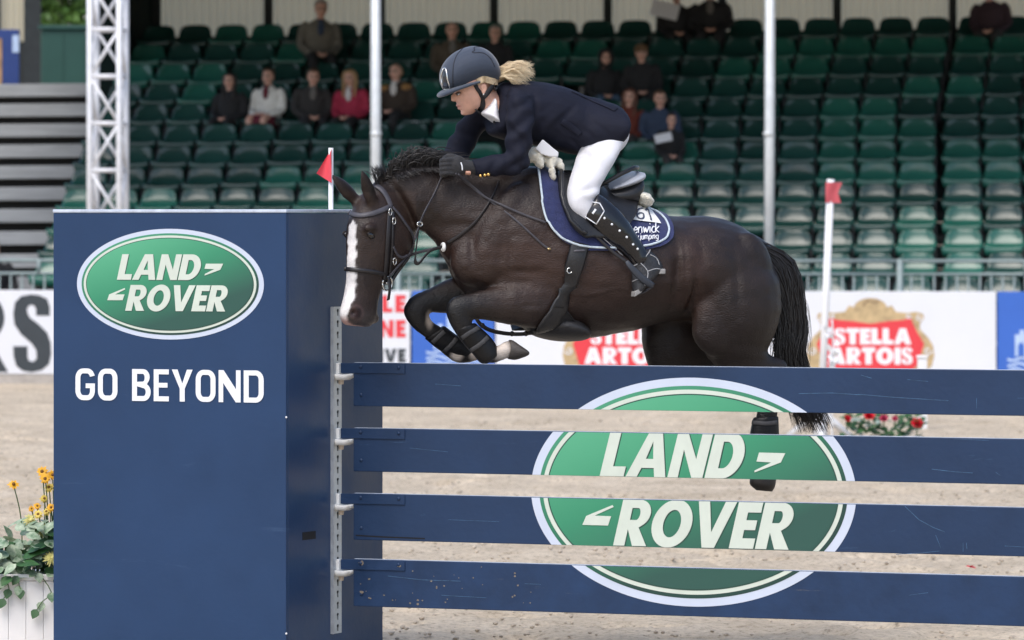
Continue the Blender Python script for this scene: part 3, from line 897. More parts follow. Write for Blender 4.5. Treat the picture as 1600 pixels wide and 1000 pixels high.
# ---- seats
def seat_proto():
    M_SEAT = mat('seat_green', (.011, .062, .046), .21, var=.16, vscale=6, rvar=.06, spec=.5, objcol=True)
    bm = bmesh.new()
    prof = [(-.36, -.125), (-.40, -.115), (-.425, -.02), (-.40, .004), (-.32, .002), (-.20, -.012), (-.10, -.006), (-.045, .018), (-.010, .060), (.018, .115), (.038, .165), (.050, .205), (.056, .228), (.070, .238), (.088, .222)]
    nx = 10; grid = []
    for j, (y, z) in enumerate(prof):
        row = []
        for i in range(nx + 1):
            u = i / nx * 2 - 1
            back = max(0.0, min(1.0, (z - .02) / .2))
            hw = .243 - .046 * back
            if j >= 11: hw -= .008 * (j - 10) ** 1.2
            if j < 2: hw -= .02
            e = abs(u) ** 3
            x = math.copysign(abs(u) ** .92, u) * hw
            row.append(bm.verts.new((x, y - .045 * e * back, z + .026 * e * (1 - back) - (.016 * e if j >= 11 else 0))))
        grid.append(row)
    for j in range(len(prof) - 1):
        for i in range(nx):
            bm.faces.new((grid[j][i], grid[j][i + 1], grid[j + 1][i + 1], grid[j + 1][i]))
    bmesh.ops.recalc_face_normals(bm, faces=bm.faces[:])
    bmesh.ops.solidify(bm, geom=bm.faces[:], thickness=.010)
    me = bpy.data.meshes.new('stadium_seat'); bm.to_mesh(me); bm.free()
    me.polygons.foreach_set('use_smooth', [True] * len(me.polygons))
    me.materials.append(M_SEAT)
    o = bpy.data.objects.new('stadium_seat', me); link(o)
    mb = MB(); mb.box((-.03, -.24, -.40), (.03, -.18, -.03)); mb.box((-.19, -.25, -.045), (.19, -.17, -.022))
    mb.box((.236, -.30, -.38), (.252, -.26, .0))
    mb.build('bracket', mat('bracket_grey', (.10, .10, .105), .5, metal=.5, var=.2), o)
    return o
ORD = ['first', 'second', 'third', 'fourth', 'fifth', 'sixth', 'seventh', 'eighth', 'ninth', 'tenth', 'eleventh', 'twelfth', 'thirteenth', 'fourteenth', 'fifteenth', 'sixteenth', 'seventeenth', 'eighteenth', 'nineteenth', 'twentieth',
       'twenty-first', 'twenty-second', 'twenty-third', 'twenty-fourth', 'twenty-fifth', 'twenty-sixth', 'twenty-seventh', 'twenty-eighth']
SEAT_PITCH = .512
SEATS = {}
def make_seats():
    proto = seat_proto()
    first = True; count = 0
    r3 = random.Random(11)
    for i in range(-1, NROW):
        k = 0
        s = sL(i)
        n = 0
        while True:
            z = PAN0 + RISE * i
            p = ST(s, i * DEEP, z)
            px, py = project(np.array(p))
            if px > 1750: break
            hidden = (100 < px < 585 and py > 372) or (i <= 1 and 715 < px < 1185) or (i == 2 and 730 < px < 1010) or (i == -1 and px < 590) or (760 < px < 940 and 140 < py < 222 and 3 < i < 9)
            if px > -25 and not hidden:
                n += 1
                if first: o = proto; first = False
                else: o = copy_tree(proto)
                o.matrix_basis = Matrix.Translation(p) @ Matrix.Rotation(-SYAW + r3.uniform(-.012, .012), 4, 'Z') @ Matrix.Rotation(r3.uniform(-.03, .03), 4, 'X')
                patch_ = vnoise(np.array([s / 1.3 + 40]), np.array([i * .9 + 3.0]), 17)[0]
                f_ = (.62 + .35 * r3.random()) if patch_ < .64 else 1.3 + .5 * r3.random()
                if i < 1: f_ *= 1.25  # bottom rows lightened: daylight at the open front put into their colour
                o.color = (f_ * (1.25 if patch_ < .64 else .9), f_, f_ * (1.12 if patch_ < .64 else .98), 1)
                where = '%s row' % ORD[i + 1]
                tag(o, ('green plastic stadium seat in the topmost row, %s from its left end' % ORD[n - 1]) if i == NROW - 1 else 'green plastic stadium seat, %s up from the barrier, %s from its left end' % (where, ORD[n - 1]), 'seat', 'green seats in rows on the stand')
                SEATS[(i, n - 1)] = (s, p); count += 1
            s0 = s; s += SEAT_PITCH
            if s0 < 5.10 <= s: s += .06
    print('seats', count)
make_seats()

# ------------------------------------------------------------------ lattice tower in front of the stand
def make_truss():
    M_AL = mat('truss_aluminium', (.72, .73, .76), .40, metal=.1, var=.14, vscale=10, rvar=.1)
    Y = 68.2
    c = W(168.5, 300, Y); hw = .178
    t = thing('truss_tower', 'white aluminium lattice tower standing behind the blue wing', 'truss tower', (c.x, Y, 0))
    H = 5.8
    rot = R(9)
    def q(a, b, z): return Vector((c.x + a * math.cos(rot) + b * math.sin(rot), Y - a * math.sin(rot) + b * math.cos(rot), z))
    cs = [(-hw, -hw), (hw, -hw), (hw, hw), (-hw, hw)]
    for (a, b) in cs:
        mb = MB(); mb.tube([q(a, b, 0), q(a, b, H)], .036, 10); mb.build('chord', M_AL, t, True)
    zs = []
    z = W(0, 323, Y).z - 2.9
    step = .555
    k = 0
    while z < H:
        for e in range(4):
            (a, b), (a2, b2) = cs[e], cs[(e + 1) % 4]
            if e != 3:
                mb = MB(); mb.tube([q(a, b, z), q(a2, b2, z)], .026, 8); mb.build('rung', M_AL, t, True)
            zz = (z, min(H, z + step)) if (k + e) % 2 == 0 else (min(H, z + step), z)
            mb = MB(); mb.tube([q(a, b, zz[0]), q(a2, b2, zz[1])], .020, 8); mb.build('diagonal', M_AL, t, True)
        z += step; k += 1
    mb = MB(); mb.box((c.x - .4, Y - .4, 0.0), (c.x + .4, Y + .4, .06)); mb.build('base_plate', M_AL, t)
make_truss()

# ------------------------------------------------------------------ things beyond the left end of the stand
def make_left_background():
    M_GRN = mat('cabin_green', (.018, .075, .060), .55, var=.12, vscale=1.5)
    Y = 84.0
    a = W(64, 140, Y); b = W(200, 46, Y)
    t = thing('green_cabin', 'dark green cabin wall at the head of the grey steps', 'cabin', ((a.x + b.x) / 2, Y, 0))
    mb = MB(); mb.cbox((a.x, Y, 0), (b.x, Y + 2.2, b.z), .02); mb.build('wall', M_GRN, t)
    mb = MB(); mb.cbox((a.x - .04, Y - .05, b.z + .003), (b.x + .04, Y + 2.25, b.z + .06), .01); mb.build('roof_edge', M_GRN, t)
    for k in range(1, 4):
        x = a.x + (b.x - a.x) * k / 4
        mb = MB(); mb.box((x - .012, Y - .012, .1), (x + .012, Y - .001, b.z - .02)); mb.build('seam', M_GRN, t)
    Y = 80.0
    a = W(-60, 190, Y); b = W(30, 46, Y)
    t = thing('blue_panel', 'royal blue panel at the upper left edge beside the steps', 'panel', ((a.x + b.x) / 2, Y, 0))
    mb = MB(); mb.cbox((a.x, Y, 3.0), (b.x, Y + .12, b.z), .01); mb.build('sheet', mat('panel_blue', (.015, .045, .20), .5, var=.1), t)
    p = W(0, 110, Y); mb = MB(); mb.box((a.x + .2, Y - .012, W(0, 160, Y).z), (W(3, 0, Y).x, Y - .001, W(0, 60, Y).z)); mb.build('picture', mat('panel_tan', (.40, .24, .12), .6, var=.4, vscale=5), t)
    p = W(24, 75, Y); mb = MB(); mb.box((p.x - .04, Y - .012, W(0, 82, Y).z), (p.x + .05, Y - .001, W(0, 55, Y).z)); mb.build('notice', M_PALEP, t)
    # wall of pale sheets with dark posts behind
    Y = 90.0
    t = thing('sheet_wall', 'pale ribbed sheet wall at the top left corner', 'wall', tuple(W(20, 335, Y)))
    for k in range(-5, 2):
        mb = MB(); prof = []
        x0 = W(-70 + k * 58, 0, Y).x; x1 = W(-14 + k * 58, 0, Y).x
        for q in range(25):
            prof.append((x0 + (x1 - x0) * q / 24, Y + (.03 if q % 4 in (0, 3) else 0)))
        n = len(prof)
        mb.add([(x, y, 4.75) for x, y in prof] + [(x, y, 6.4) for x, y in prof], [(j, j + 1, n + j + 1, n + j) for j in range(n - 1)])
        mb.build('wall_sheet', M_CORR, t)
    for px in (51, -12):
        x = W(px, 0, Y).x; mb = MB(); mb.box((x - .13, Y - .1, 0), (x + .13, Y - .01, 6.4)); mb.build('post', M_POSTD, t)
    mb = MB(); mb.box((W(-370, 0, Y).x, Y + .04, 0), (W(60, 0, Y).x, Y + .1, 4.745)); mb.build('base_panel', M_POSTD, t)
make_left_background()

def leaf_cloud(mb, centre, radii, n, size, rnd, droop=.2):
    for _ in range(n):
        while True:
            p = Vector((rnd.uniform(-1, 1), rnd.uniform(-1, 1), rnd.uniform(-1, 1)))
            if .15 < p.length < 1: break
        c = Vector(centre) + Vector((p.x * radii[0], p.y * radii[1], p.z * radii[2]))
        d = Vector((rnd.uniform(-1, 1), rnd.uniform(-1, 1), rnd.uniform(-1, .4))).normalized()
        s = size * rnd.uniform(.6, 1.3)
        w = d.cross(Vector((rnd.uniform(-1, 1), rnd.uniform(-1, 1), rnd.uniform(-1, 1)))).normalized() * s * .34
        mb.add([c, c + d * s * .45 + w, c + d * s, c + d * s * .45 - w], [(0, 1, 2, 3)])
def make_tree():
    Y = 104.0
    base = W(100, 335, Y); base.z = 0
    r4 = random.Random(5)
    t = thing('leafy_tree', 'bright green leafy tree behind the lattice tower, top left', 'tree', tuple(base))
    mb = MB(); mb.tube([base, base + Vector((.1, 0, 2)), base + Vector((-.1, 0, 4.2)), base + Vector((0, 0, 6))], [.22, .18, .13, .06], 8)
    for k in range(5):
        a = r4.uniform(0, 6.28); mb.tube([base + Vector((0, 0, 3.6 + .4 * k)), base + Vector((math.cos(a) * .8, math.sin(a) * .8, 4.6 + .35 * k))], [.08, .03], 6)
    mb.build('trunk', mat('bark', (.06, .05, .035), .9, var=.3), t, True)
    mb = MB()
    for k in range(26):
        a = r4.uniform(0, 6.28); rr = r4.uniform(.2, 1.5)
        leaf_cloud(mb, base + Vector((math.cos(a) * rr, math.sin(a) * rr, 4.6 + r4.uniform(0, 2.2))), (.5, .5, .38), 190, .15, r4)
    o = mb.build('crown', mat('tree_leaf', (.075, .16, .025), .55, var=.5, vscale=1.5), t); o['kind'] = 'stuff'
make_tree()

from mathutils.bvhtree import BVHTree

# ------------------------------------------------------------------ the horse
HYAW = R(18)
HF = Vector((-math.cos(HYAW), -math.sin(HYAW), 0))        # where it is heading: left and towards the camera
HN = Vector((math.sin(HYAW), -math.cos(HYAW), 0))         # its near (left) side
HP = W(600, 300, 26.25)
def HPt(px, py, w=0.0):
    """point w metres to the near side of the horse's middle plane"""
    return hit(px, py, HP + HN * w, HN)
DYAW = R(46)                                               # the head is turned further towards the camera
DF = Vector((-math.cos(DYAW), -math.sin(DYAW), 0)); DN = Vector((math.sin(DYAW), -math.cos(DYAW), 0))
DP = HPt(598, 300) - DN * 0.02
def DPt(px, py, w=0.0): return hit(px, py, DP + DN * w, DN)

def sweep(mb, secs, n=22, sub=4, P=HPt, N=HN, p=2.0):
    """loft through sections: (pixel A, pixel B, half width, offset to the side); the outline seen from the side runs through A and B"""
    rows = []
    for s in secs:
        A, B, hw = s[0], s[1], s[2]
        w = s[3] if len(s) > 3 else 0.0
        Pf = s[4] if len(s) > 4 else P; Nn = s[5] if len(s) > 5 else N
        a, b = Pf(*A, w), Pf(*B, w)
        rows.append([*a, *b, *(Nn * hw)])
    rr = catmull(rows, sub)
    rings = []
    for r in rr:
        a, b, h = Vector(r[0:3]), Vector(r[3:6]), Vector(r[6:9])
        c = (a + b) / 2; u = (a - b) / 2
        ring = []
        for j in range(n):
            th = 2 * math.pi * j / n
            cs, sn = math.cos(th), math.sin(th)
            if p != 2.0:
                cs = math.copysign(abs(cs) ** (2 / p), cs); sn = math.copysign(abs(sn) ** (2 / p), sn)
            ring.append(c + u * cs + h * sn)
        rings.append(ring)
    # rounded ends
    def dome(r0, r1):
        c0 = sum(r0, Vector()) / len(r0); c1 = sum(r1, Vector()) / len(r1)
        return c0 + (c0 - c1).normalized() * min(.02, (c0 - c1).length)
    mb.rings(rings)

def make_horse():
    t = thing('horse', 'dark brown horse with a white blaze in mid jump over the planks', 'horse', tuple(W(950, 700, 26.6)))
    b = MB()
    # trunk
    sweep(b, [((728, 300), (708, 425), .085), ((765, 282), (722, 452), .165), ((800, 268), (765, 486), .225), ((835, 260), (815, 512), .255), ((880, 282), (868, 523), .285),
              ((940, 306), (930, 527), .305), ((1000, 326), (990, 516), .305), ((1050, 338), (1045, 502), .295), ((1095, 337), (1090, 502), .285), ((1140, 346), (1128, 520), .262),
              ((1176, 370), (1165, 520), .215), ((1202, 408), (1192, 508), .15), ((1214, 440), (1208, 480), .08)], 28, 4)
    # neck
    sweep(b, [((590, 279), (637, 345), .058, 0, DPt, DN), ((612, 266), (652, 358), .066, 0), ((648, 259), (668, 366), .075), ((690, 260), (684, 384), .092), ((735, 264), (700, 415), .125), ((785, 266), (730, 450), .165), ((815, 268), (780, 470), .16)], 24, 4)
    # head
    sweep(b, [((598, 277), (642, 322), .058), ((578, 293), (645, 352), .082), ((562, 317), (640, 378), .098), ((551, 345), (634, 398), .104), ((548, 375), (622, 412), .094), ((547, 405), (607, 428), .076), ((545, 435), (596, 445), .062),
              ((541, 462), (588, 466), .056), ((536, 482), (585, 486), .060), ((535, 497), (582, 501), .057), ((541, 508), (575, 511), .040)], 22, 4, DPt, DN, 2.3)
    # cheek bones, brows, nostrils, chin, lips
    for k in (1, -1):
        b.ball(DPt(617, 385, k * .060), (.105, .032, .105), 14, 10, (DF, DN, UP))
        b.ball(DPt(578, 356, k * .078), (.040, .022, .020), 12, 8, (DF, DN, UP))
        b.ball(DPt(553, 486, k * .042), (.036, .022, .042), 12, 8, (DF, DN, UP))
    b.ball(DPt(583, 497, 0), (.030, .034, .030), 12, 8, (DF, DN, UP))
    # near fore leg
    w = .16
    sweep(b, [((862, 415), (885, 500), .07, .13), ((838, 424), (860, 512), .085, .15), ((808, 437), (826, 512), .078, w), ((770, 449), (782, 505), .062, w), ((738, 457), (750, 499), .050, w), ((716, 462), (733, 500), .046, w), ((702, 470), (722, 503), .042, w)], 18, 4)
    sweep(b, [((708, 462), (742, 488), .040, w), ((696, 482), (736, 494), .044, w), ((701, 503), (736, 506), .036, w), ((716, 528), (746, 515), .030, w), ((735, 549), (762, 530), .030, w), ((748, 562), (776, 540), .036, w), ((768, 569), (783, 535), .034, w), ((789, 562), (793, 530), .031, w), ((797, 561), (799, 533), .031, w)], 16, 4)
    # far fore leg
    w = -.15
    sweep(b, [((790, 420), (800, 500), .07, -.12), ((745, 425), (760, 497), .075, -.14), ((705, 434), (718, 492), .062, w), ((676, 447), (690, 490), .052, w), ((652, 458), (668, 488), .046, w), ((638, 467), (654, 495), .042, w)], 18, 4)
    sweep(b, [((646, 462), (674, 484), .040, w), ((630, 481), (670, 489), .043, w), ((636, 502), (674, 500), .036, w), ((655, 522), (690, 510), .031, w), ((680, 541), (708, 524), .031, w), ((700, 560), (728, 538), .036, w), ((716, 568), (738, 543), .035, w), ((738, 566), (744, 540), .032, w), ((752, 560), (752, 538), .030, w)], 16, 4)
    # near hind leg
    w = .145
    sweep(b, [((1062, 395), (1200, 405), .09, .15), ((1073, 440), (1218, 448), .125, .16), ((1080, 480), (1219, 490), .130, .16), ((1088, 515), (1211, 520), .116, .16), ((1099, 546), (1199, 545), .094, .15), ((1126, 582), (1204, 556), .074, w), ((1162, 608), (1222, 560), .055, w), ((1186, 622), (1231, 570), .044, w), ((1188, 632), (1229, 592), .040, w),
              ((1183, 640), (1221, 622), .036, w), ((1181, 655), (1215, 648), .033, w), ((1178, 680), (1212, 680), .032, w), ((1174, 702), (1214, 702), .037, w), ((1176, 722), (1211, 724), .035, w), ((1180, 738), (1210, 738), .034, w)], 20, 4)
    # far hind leg
    w = -.15
    sweep(b, [((1030, 430), (1150, 430), .08, -.14), ((1008, 480), (1120, 480), .11, -.15), ((1003, 515), (1115, 515), .115, -.15), ((1006, 550), (1120, 545), .105, -.15), ((1022, 588), (1130, 560), .085, w), ((1062, 615), (1150, 572), .062, w), ((1120, 628), (1180, 580), .048, w), ((1168, 632), (1214, 580), .043, w), ((1182, 636), (1216, 600), .038, w),
              ((1184, 650), (1214, 640), .033, w), ((1182, 680), (1212, 680), .032, w), ((1178, 700), (1210, 700), .036, w), ((1180, 722), (1208, 722), .034, w)], 18, 4)
    # muscle: shoulder blade, point of shoulder, elbow, stifle, buttock, breast
    b.ball(HPt(790, 365, .140), (.14, .065, .25), 16, 10, (HF, HN, (Vector((0, 0, 1)) - HF * .35).normalized()))
    b.ball(HPt(745, 405, .085), (.13, .08, .13), 14, 10, (HF, HN, UP))
    b.ball(HPt(850, 458, .185), (.13, .055, .11), 14, 10, (HF, HN, UP))
    b.ball(HPt(1120, 500, .20), (.13, .07, .17), 14, 10, (HF, HN, UP))
    b.ball(HPt(1165, 430, .165), (.14, .08, .20), 14, 10, (HF, HN, UP))
    b.ball(HPt(738, 410, -.085), (.12, .08, .12), 14, 10, (HF, HN, UP))
    # ears
    def ear(tip, b0, b1, w0, w1, twist):
        bs = (Vector(DPt(*b0, w0)) + Vector(DPt(*b1, w0))) / 2
        tp = Vector(DPt(*tip, w1)); ax = (tp - bs).normalized()
        side = (Vector(DPt(*b1, w0)) - Vector(DPt(*b0, w0))) / 2
        side = side - ax * side.dot(ax); L = (tp - bs).length
        dp = ax.cross(side).normalized() * side.length * .62
        rg = []
        for k, (q, sc) in enumerate(((-.25, .75), (0, .86), (.2, 1.0), (.45, .95), (.68, .72), (.86, .42), (.98, .12))):
            c = bs + ax * L * q
            rg.append([c + side * sc * math.cos(2 * math.pi * j / 14) + dp * sc * math.sin(2 * math.pi * j / 14) for j in range(14)])
        b.rings(rg)
    ear((564, 263), (569, 311), (592, 315), .055, .075, 0)
    ear((516, 271), (541, 313), (561, 303), -.050, -.075, 0)
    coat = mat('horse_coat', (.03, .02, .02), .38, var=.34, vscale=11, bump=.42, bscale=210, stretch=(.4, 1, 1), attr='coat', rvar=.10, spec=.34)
    body = b.solid('body', coat, t, .0095, 14, factor=.5)
    # carve: hollow of the ears, nostrils, jugular groove, mouth line, flank, folds between the muscles
    V = verts_of(body).astype(float); N = normals_of(body).astype(float)
    px, py = project(V)
    lat = (V - np.array(HP)) @ np.array(HN); latd = (V - np.array(DP)) @ np.array(DN)
    facing = N @ np.array(DF)
    def dent(c, r, depth, axes=(HF, HN, UP)):
        d = V - np.array(c)
        q = sum(((d @ np.array(Vector(a))) / rr) ** 2 for a, rr in zip(axes, r))
        V[:] -= N * (depth * np.exp(-q * 2.0))[:, None]
    for k in (1, -1):
        dent(DPt(553, 489, k * .060), (.022, .04, .024), .030)
        dent(DPt(575, 402, k * .085), (.05, .05, .10), .010)
    dent(DPt(577, 498, .045), (.035, .04, .007), .008)
    dent(HPt(1062, 430, .30), (.05, .12, .18), .030)                 # flank hollow
    dent(HPt(1083, 470, .25), (.018, .15, .16), .018)
    dent(HPt(1066, 420, .28), (.012, .12, .12), -.010)
    dent(HPt(1098, 400, .28), (.035, .12, .10), .009)
    dent(HPt(1130, 375, .28), (.05, .12, .035), -.008)
    dent(HPt(832, 478, .25), (.09, .08, .010), .007)
    dent(HPt(765, 462, .22), (.09, .08, .007), .005)
    dent(HPt(705, 475, .20), (.014, .05, .02), -.006)
    dent(HPt(800, 395, .24), (.015, .10, .12), .008)
    dent(HPt(760, 330, .2), (.13, .10, .015), .007)
    dent(HPt(888, 450, .26), (.028, .15, .18), .020)                 # behind the elbow
    dent(HPt(712, 352, .12), (.12, .1, .03), .006)                   # jugular groove
    dent(HPt(820, 425, .22), (.12, .10, .025), .008)
    dent(HPt(740, 380, .18), (.022, .10, .10), .010)
    dent(HPt(1150, 430, .26), (.03, .12, .20), .007)
    dent(HPt(700, 425, .0), (.05, .03, .12), .012)
    dent(HPt(790, 470, .20), (.16, .05, .014), .004)
    e1 = (V - np.array(DPt(580, 300, .055 + .035)))
    dent(DPt(578, 303, .10), (.022, .04, .045), .016, (DF, DN, UP))
    # ribs and veins: faint relief along the barrel
    rib = np.sin((px + .25 * py) / 7.5) * np.exp(-((px - 985) / 60) ** 2) * np.exp(-((py - 450) / 45) ** 2) * (lat > .15)
    V += N * (rib * .0012)[:, None]
    bodyz = (py < 560) & (px > 655)
    V += N * (bodyz * (.007 * (vnoise(px / 30, py / 22, 11) - .5) + .0035 * (vnoise(px / 11, py / 9, 12) - .5)))[:, None]
    vein = np.exp(-(np.abs(py - (455 + 9 * np.sin(px / 23) + (px - 930) * .12)) / 1.8) ** 2) * np.exp(-((px - 950) / 50) ** 2) * (lat > .1)
    vein += np.exp(-(np.abs(px - (572 + 4 * np.sin(py / 9))) / 1.3) ** 2) * np.exp(-((py - 440) / 26) ** 2) * (latd > .02)
    V += N * (vein * .0035)[:, None]
    set_verts(body, V)
    N = normals_of(body).astype(float); px, py = project(V)
    # coat colours
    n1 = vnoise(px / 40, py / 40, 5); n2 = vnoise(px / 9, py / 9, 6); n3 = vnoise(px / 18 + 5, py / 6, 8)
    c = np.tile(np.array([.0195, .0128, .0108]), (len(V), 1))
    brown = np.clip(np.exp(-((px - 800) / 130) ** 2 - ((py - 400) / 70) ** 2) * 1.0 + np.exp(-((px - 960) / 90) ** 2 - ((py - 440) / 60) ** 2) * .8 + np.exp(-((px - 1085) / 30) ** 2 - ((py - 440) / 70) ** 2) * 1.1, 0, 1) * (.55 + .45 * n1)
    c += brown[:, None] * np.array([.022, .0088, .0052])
    hd = (px < 650) & (py > 300) & (py < 520) & (px < 655 - (py - 380) * .0)
    c[hd] += np.array([.014, .0085, .0065]) * (.5 + .7 * n1[hd])[:, None]
    legs = (py > 440) & (px < 790) & (px > 625) | (py > 575)
    lg = legs * np.clip((790 - px) / 70, 0, 1) * np.clip((py - 445) / 20, 0, 1) + (py > 575)
    lg = np.clip(lg, 0, 1)[:, None]
    c = c * (1 - lg) + np.array([.0085, .008, .0085]) * lg
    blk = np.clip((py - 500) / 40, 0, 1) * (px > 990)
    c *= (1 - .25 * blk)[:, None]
    # blaze: a strip down the front of the face
    s = np.interp(py, [340, 352, 375, 420, 455, 480, 512], [.002, .022, .030, .030, .034, .046, .030])
    off = np.interp(py, [340, 420, 480, 512], [.0, .004, -.004, -.010])
    edge = .011 * (n2 - .5) + .010 * (n3 - .5)
    face = (px < 590) & (py > 343) & (py < 510) & (N @ np.array(DF) > .05)
    bl = np.clip((s + edge - np.abs(latd - off)) / .007, 0, 1) * face * np.clip((py - 341) / 4, 0, 1)
    white = np.array([.78, .75, .74]); pink = np.array([.55, .36, .33])
    wl = white * (1 - np.clip((py - 492) / 10, 0, 1))[:, None] + pink * np.clip((py - 492) / 10, 0, 1)[:, None]
    c = c * (1 - bl)[:, None] + wl * bl[:, None]
    # muzzle: greyish skin
    mz = np.clip((py - 478) / 20, 0, 1) * (px < 592) * (1 - bl) * (py < 525)
    c = c * (1 - mz * .75)[:, None] + np.array([.060, .050, .050]) * (mz * .75)[:, None]
    nos = np.clip(1.5 * np.exp(-(((px - 557) / 7) ** 2 + ((py - 490) / 8) ** 2)), 0, 1) * (latd > 0)
    c = c * (1 - nos * .9)[:, None] + np.array([.022, .007, .009]) * (nos * .9)[:, None]
    rimp = np.exp(-((np.hypot((px - 558) / 9, (py - 489) / 11) - 1) / .25) ** 2) * (latd > 0) * (px < 572)
    c = c * (1 - .35 * rimp)[:, None] + np.array([.16, .10, .095]) * (.35 * rimp)[:, None]
    # white pasterns
    for (x, y, rx, ry) in ((786, 547, 13, 22), (713, 556, 9, 9), (742, 552, 8, 12)):
        q = np.clip(1.6 - np.sqrt(((px - x) / rx) ** 2 + ((py - y) / ry) ** 2) * 1.2 + .5 * (n2 - .5), 0, 1) * (py > 515)
        c = c * (1 - q)[:, None] + np.array([.60, .52, .45]) * q[:, None]
    q = np.clip(1.5 - np.sqrt(((px - 671) / 5) ** 2 + ((py - 500) / 12) ** 2), 0, 1) * (lat < 0)
    c = c * (1 - q * .8)[:, None] + np.array([.42, .36, .31]) * (q * .8)[:, None]
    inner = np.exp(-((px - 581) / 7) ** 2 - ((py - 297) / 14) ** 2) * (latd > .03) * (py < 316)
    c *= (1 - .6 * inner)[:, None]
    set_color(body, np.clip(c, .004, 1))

    # eyes
    _tree = BVHTree.FromPolygons([tuple(v.co) for v in body.data.vertices], [tuple(p.vertices) for p in body.data.polygons])
    _d = Vector(((581 - 800) / FPX, 1, -(368 - HZ) / FPX)).normalized()
    eye_p = _tree.ray_cast(Vector((0, 0, CAM_H)), _d)[0] - DN * .004
    M_EYE = mat('horse_eye', (.006, .004, .004), .08, coat=.8)
    for k in (1, -1):
        p = eye_p if k > 0 else eye_p - DN * (2 * (eye_p - DP).dot(DN))
        mb = MB(); mb.ball(p, (.025, .012, .0155), 14, 10, ((DF + UP * .25).normalized(), DN, UP)); mb.build('eye', M_EYE, t, True)
        mb = MB(); mb.tube([p + (DF + UP * .25).normalized() * (.027 * math.cos(q)) + UP * (.0160 * math.sin(q)) + DN * k * .005 for q in np.linspace(-.3, math.pi + .3, 13)], [.001, .002, .003, .004, .0045, .0045, .0045, .0045, .0045, .004, .003, .002, .001], 8)
        mb.build('eyelid', mat('eyelid', (.024, .017, .015), .6), t, True)
    # hooves
    M_HOOF = mat('hoof', (.060, .050, .044), .5, var=.35, vscale=30, bump=.2, bscale=80, stretch=(1, 1, 6))
    M_HOOFD = mat('hoof_dark', (.018, .015, .013), .5, var=.35, vscale=30)
    def hoof(secs, m):
        mb = MB(); sweep(mb, secs, 18, 3); o = mb.build('hoof', m, t, True); return o
    hoof([((794, 561), (796, 531), .033, .16), ((804, 562.5), (802, 532), .039, .16), ((814, 560), (810, 538), .046, .16), ((823, 556), (820, 545), .044, .16), ((825, 553), (823, 548), .030, .16)], M_HOOF)
    hoof([((753, 561), (753, 536), .036, -.15), ((764, 562), (762, 537), .042, -.15), ((778, 557), (776, 545), .038, -.15)], M_HOOFD)
    hoof([((1176, 735), (1212, 735), .040, .145), ((1172, 750), (1212, 750), .046, .145), ((1173, 758), (1210, 761), .045, .145), ((1182, 766), (1206, 768), .028, .145)], M_HOOFD)
    hoof([((1180, 720), (1209, 720), .038, -.15), ((1176, 740), (1210, 740), .045, -.15), ((1180, 752), (1206, 753), .045, -.15)], M_HOOFD)

    # hair
    M_HAIR = mat('horse_hair', (.012, .010, .010), .38, var=.3, vscale=25, spec=.6)
    r5 = random.Random(21)
    def strand(mb, pts, r):
        p = smooth_path(pts, 4); n = len(p)
        mb.tube(p, [r * (1 - .75 * (i / (n - 1)) ** 4) for i in range(n)], 4)
    # tail: a tapering dock and a fall of hair
    mb = MB(); sweep(mb, [((1152, 356), (1168, 384), .038), ((1172, 363), (1180, 398), .044), ((1192, 374), (1190, 420), .048), ((1214, 396), (1198, 450), .052), ((1232, 430), (1208, 480), .055), ((1245, 480), (1216, 508), .050), ((1250, 540), (1219, 545), .044), ((1255, 585), (1224, 588), .036), ((1264, 620), (1230, 622), .030), ((1274, 645), (1244, 648), .018), ((1278, 660), (1258, 663), .006)], 16, 4)
    tail = mb.solid('tail', M_HAIR, t, .012, 6)
    mb = MB()
    for _ in range(1000):
        u = r5.random(); w = r5.uniform(-.06, .06)
        x0 = 1160 + 32 * u + r5.uniform(-6, 6); y0 = 364 + 20 * u + r5.uniform(-2, 14)
        k = r5.random()          # inner to outer
        k = k ** .8
        top = (x0, y0)
        m1 = (1192 + 47 * k + r5.uniform(-4, 4), 440 - 26 * k + r5.uniform(-8, 8))
        m2 = (1212 + 45 * k + r5.uniform(-6, 6), 505 + r5.uniform(-12, 12))
        m3 = (1215 + 40 * k + r5.uniform(-8, 8), 570 + r5.uniform(-14, 14))
        e = (1242 + 50 * k + r5.uniform(-8, 12), 658 + r5.uniform(-22, 22) - 12 * abs(k - .5))
        if r5.random() < .2: pts = [HPt(*top, w * .5), HPt(*m1, w), HPt(m2[0] - 8, m2[1], w), HPt(m3[0] - 10 + r5.uniform(-8, 14), m3[1] - r5.uniform(0, 50), w)]
        else: pts = [HPt(*top, w * .5), HPt(*m1, w), HPt(*m2, w), HPt(*m3, w), HPt(*e, w * .7)]
        strand(mb, pts, r5.uniform(.0014, .0030))
    for _ in range(26):          # stray hairs
        k = r5.random()
        strand(mb, [HPt(1232, 420 + 60 * k, 0), HPt(1256 + r5.uniform(0, 8), 470 + 50 * k, .02), HPt(1258 + r5.uniform(-4, 12), 540 + 40 * k, .02)], .0008)
    q = mb.build('tail_hair', M_HAIR, tail, True); q['kind'] = 'stuff'
    # mane: plaited lumps at the poll side and a loose tuft blown up
    mb = MB()
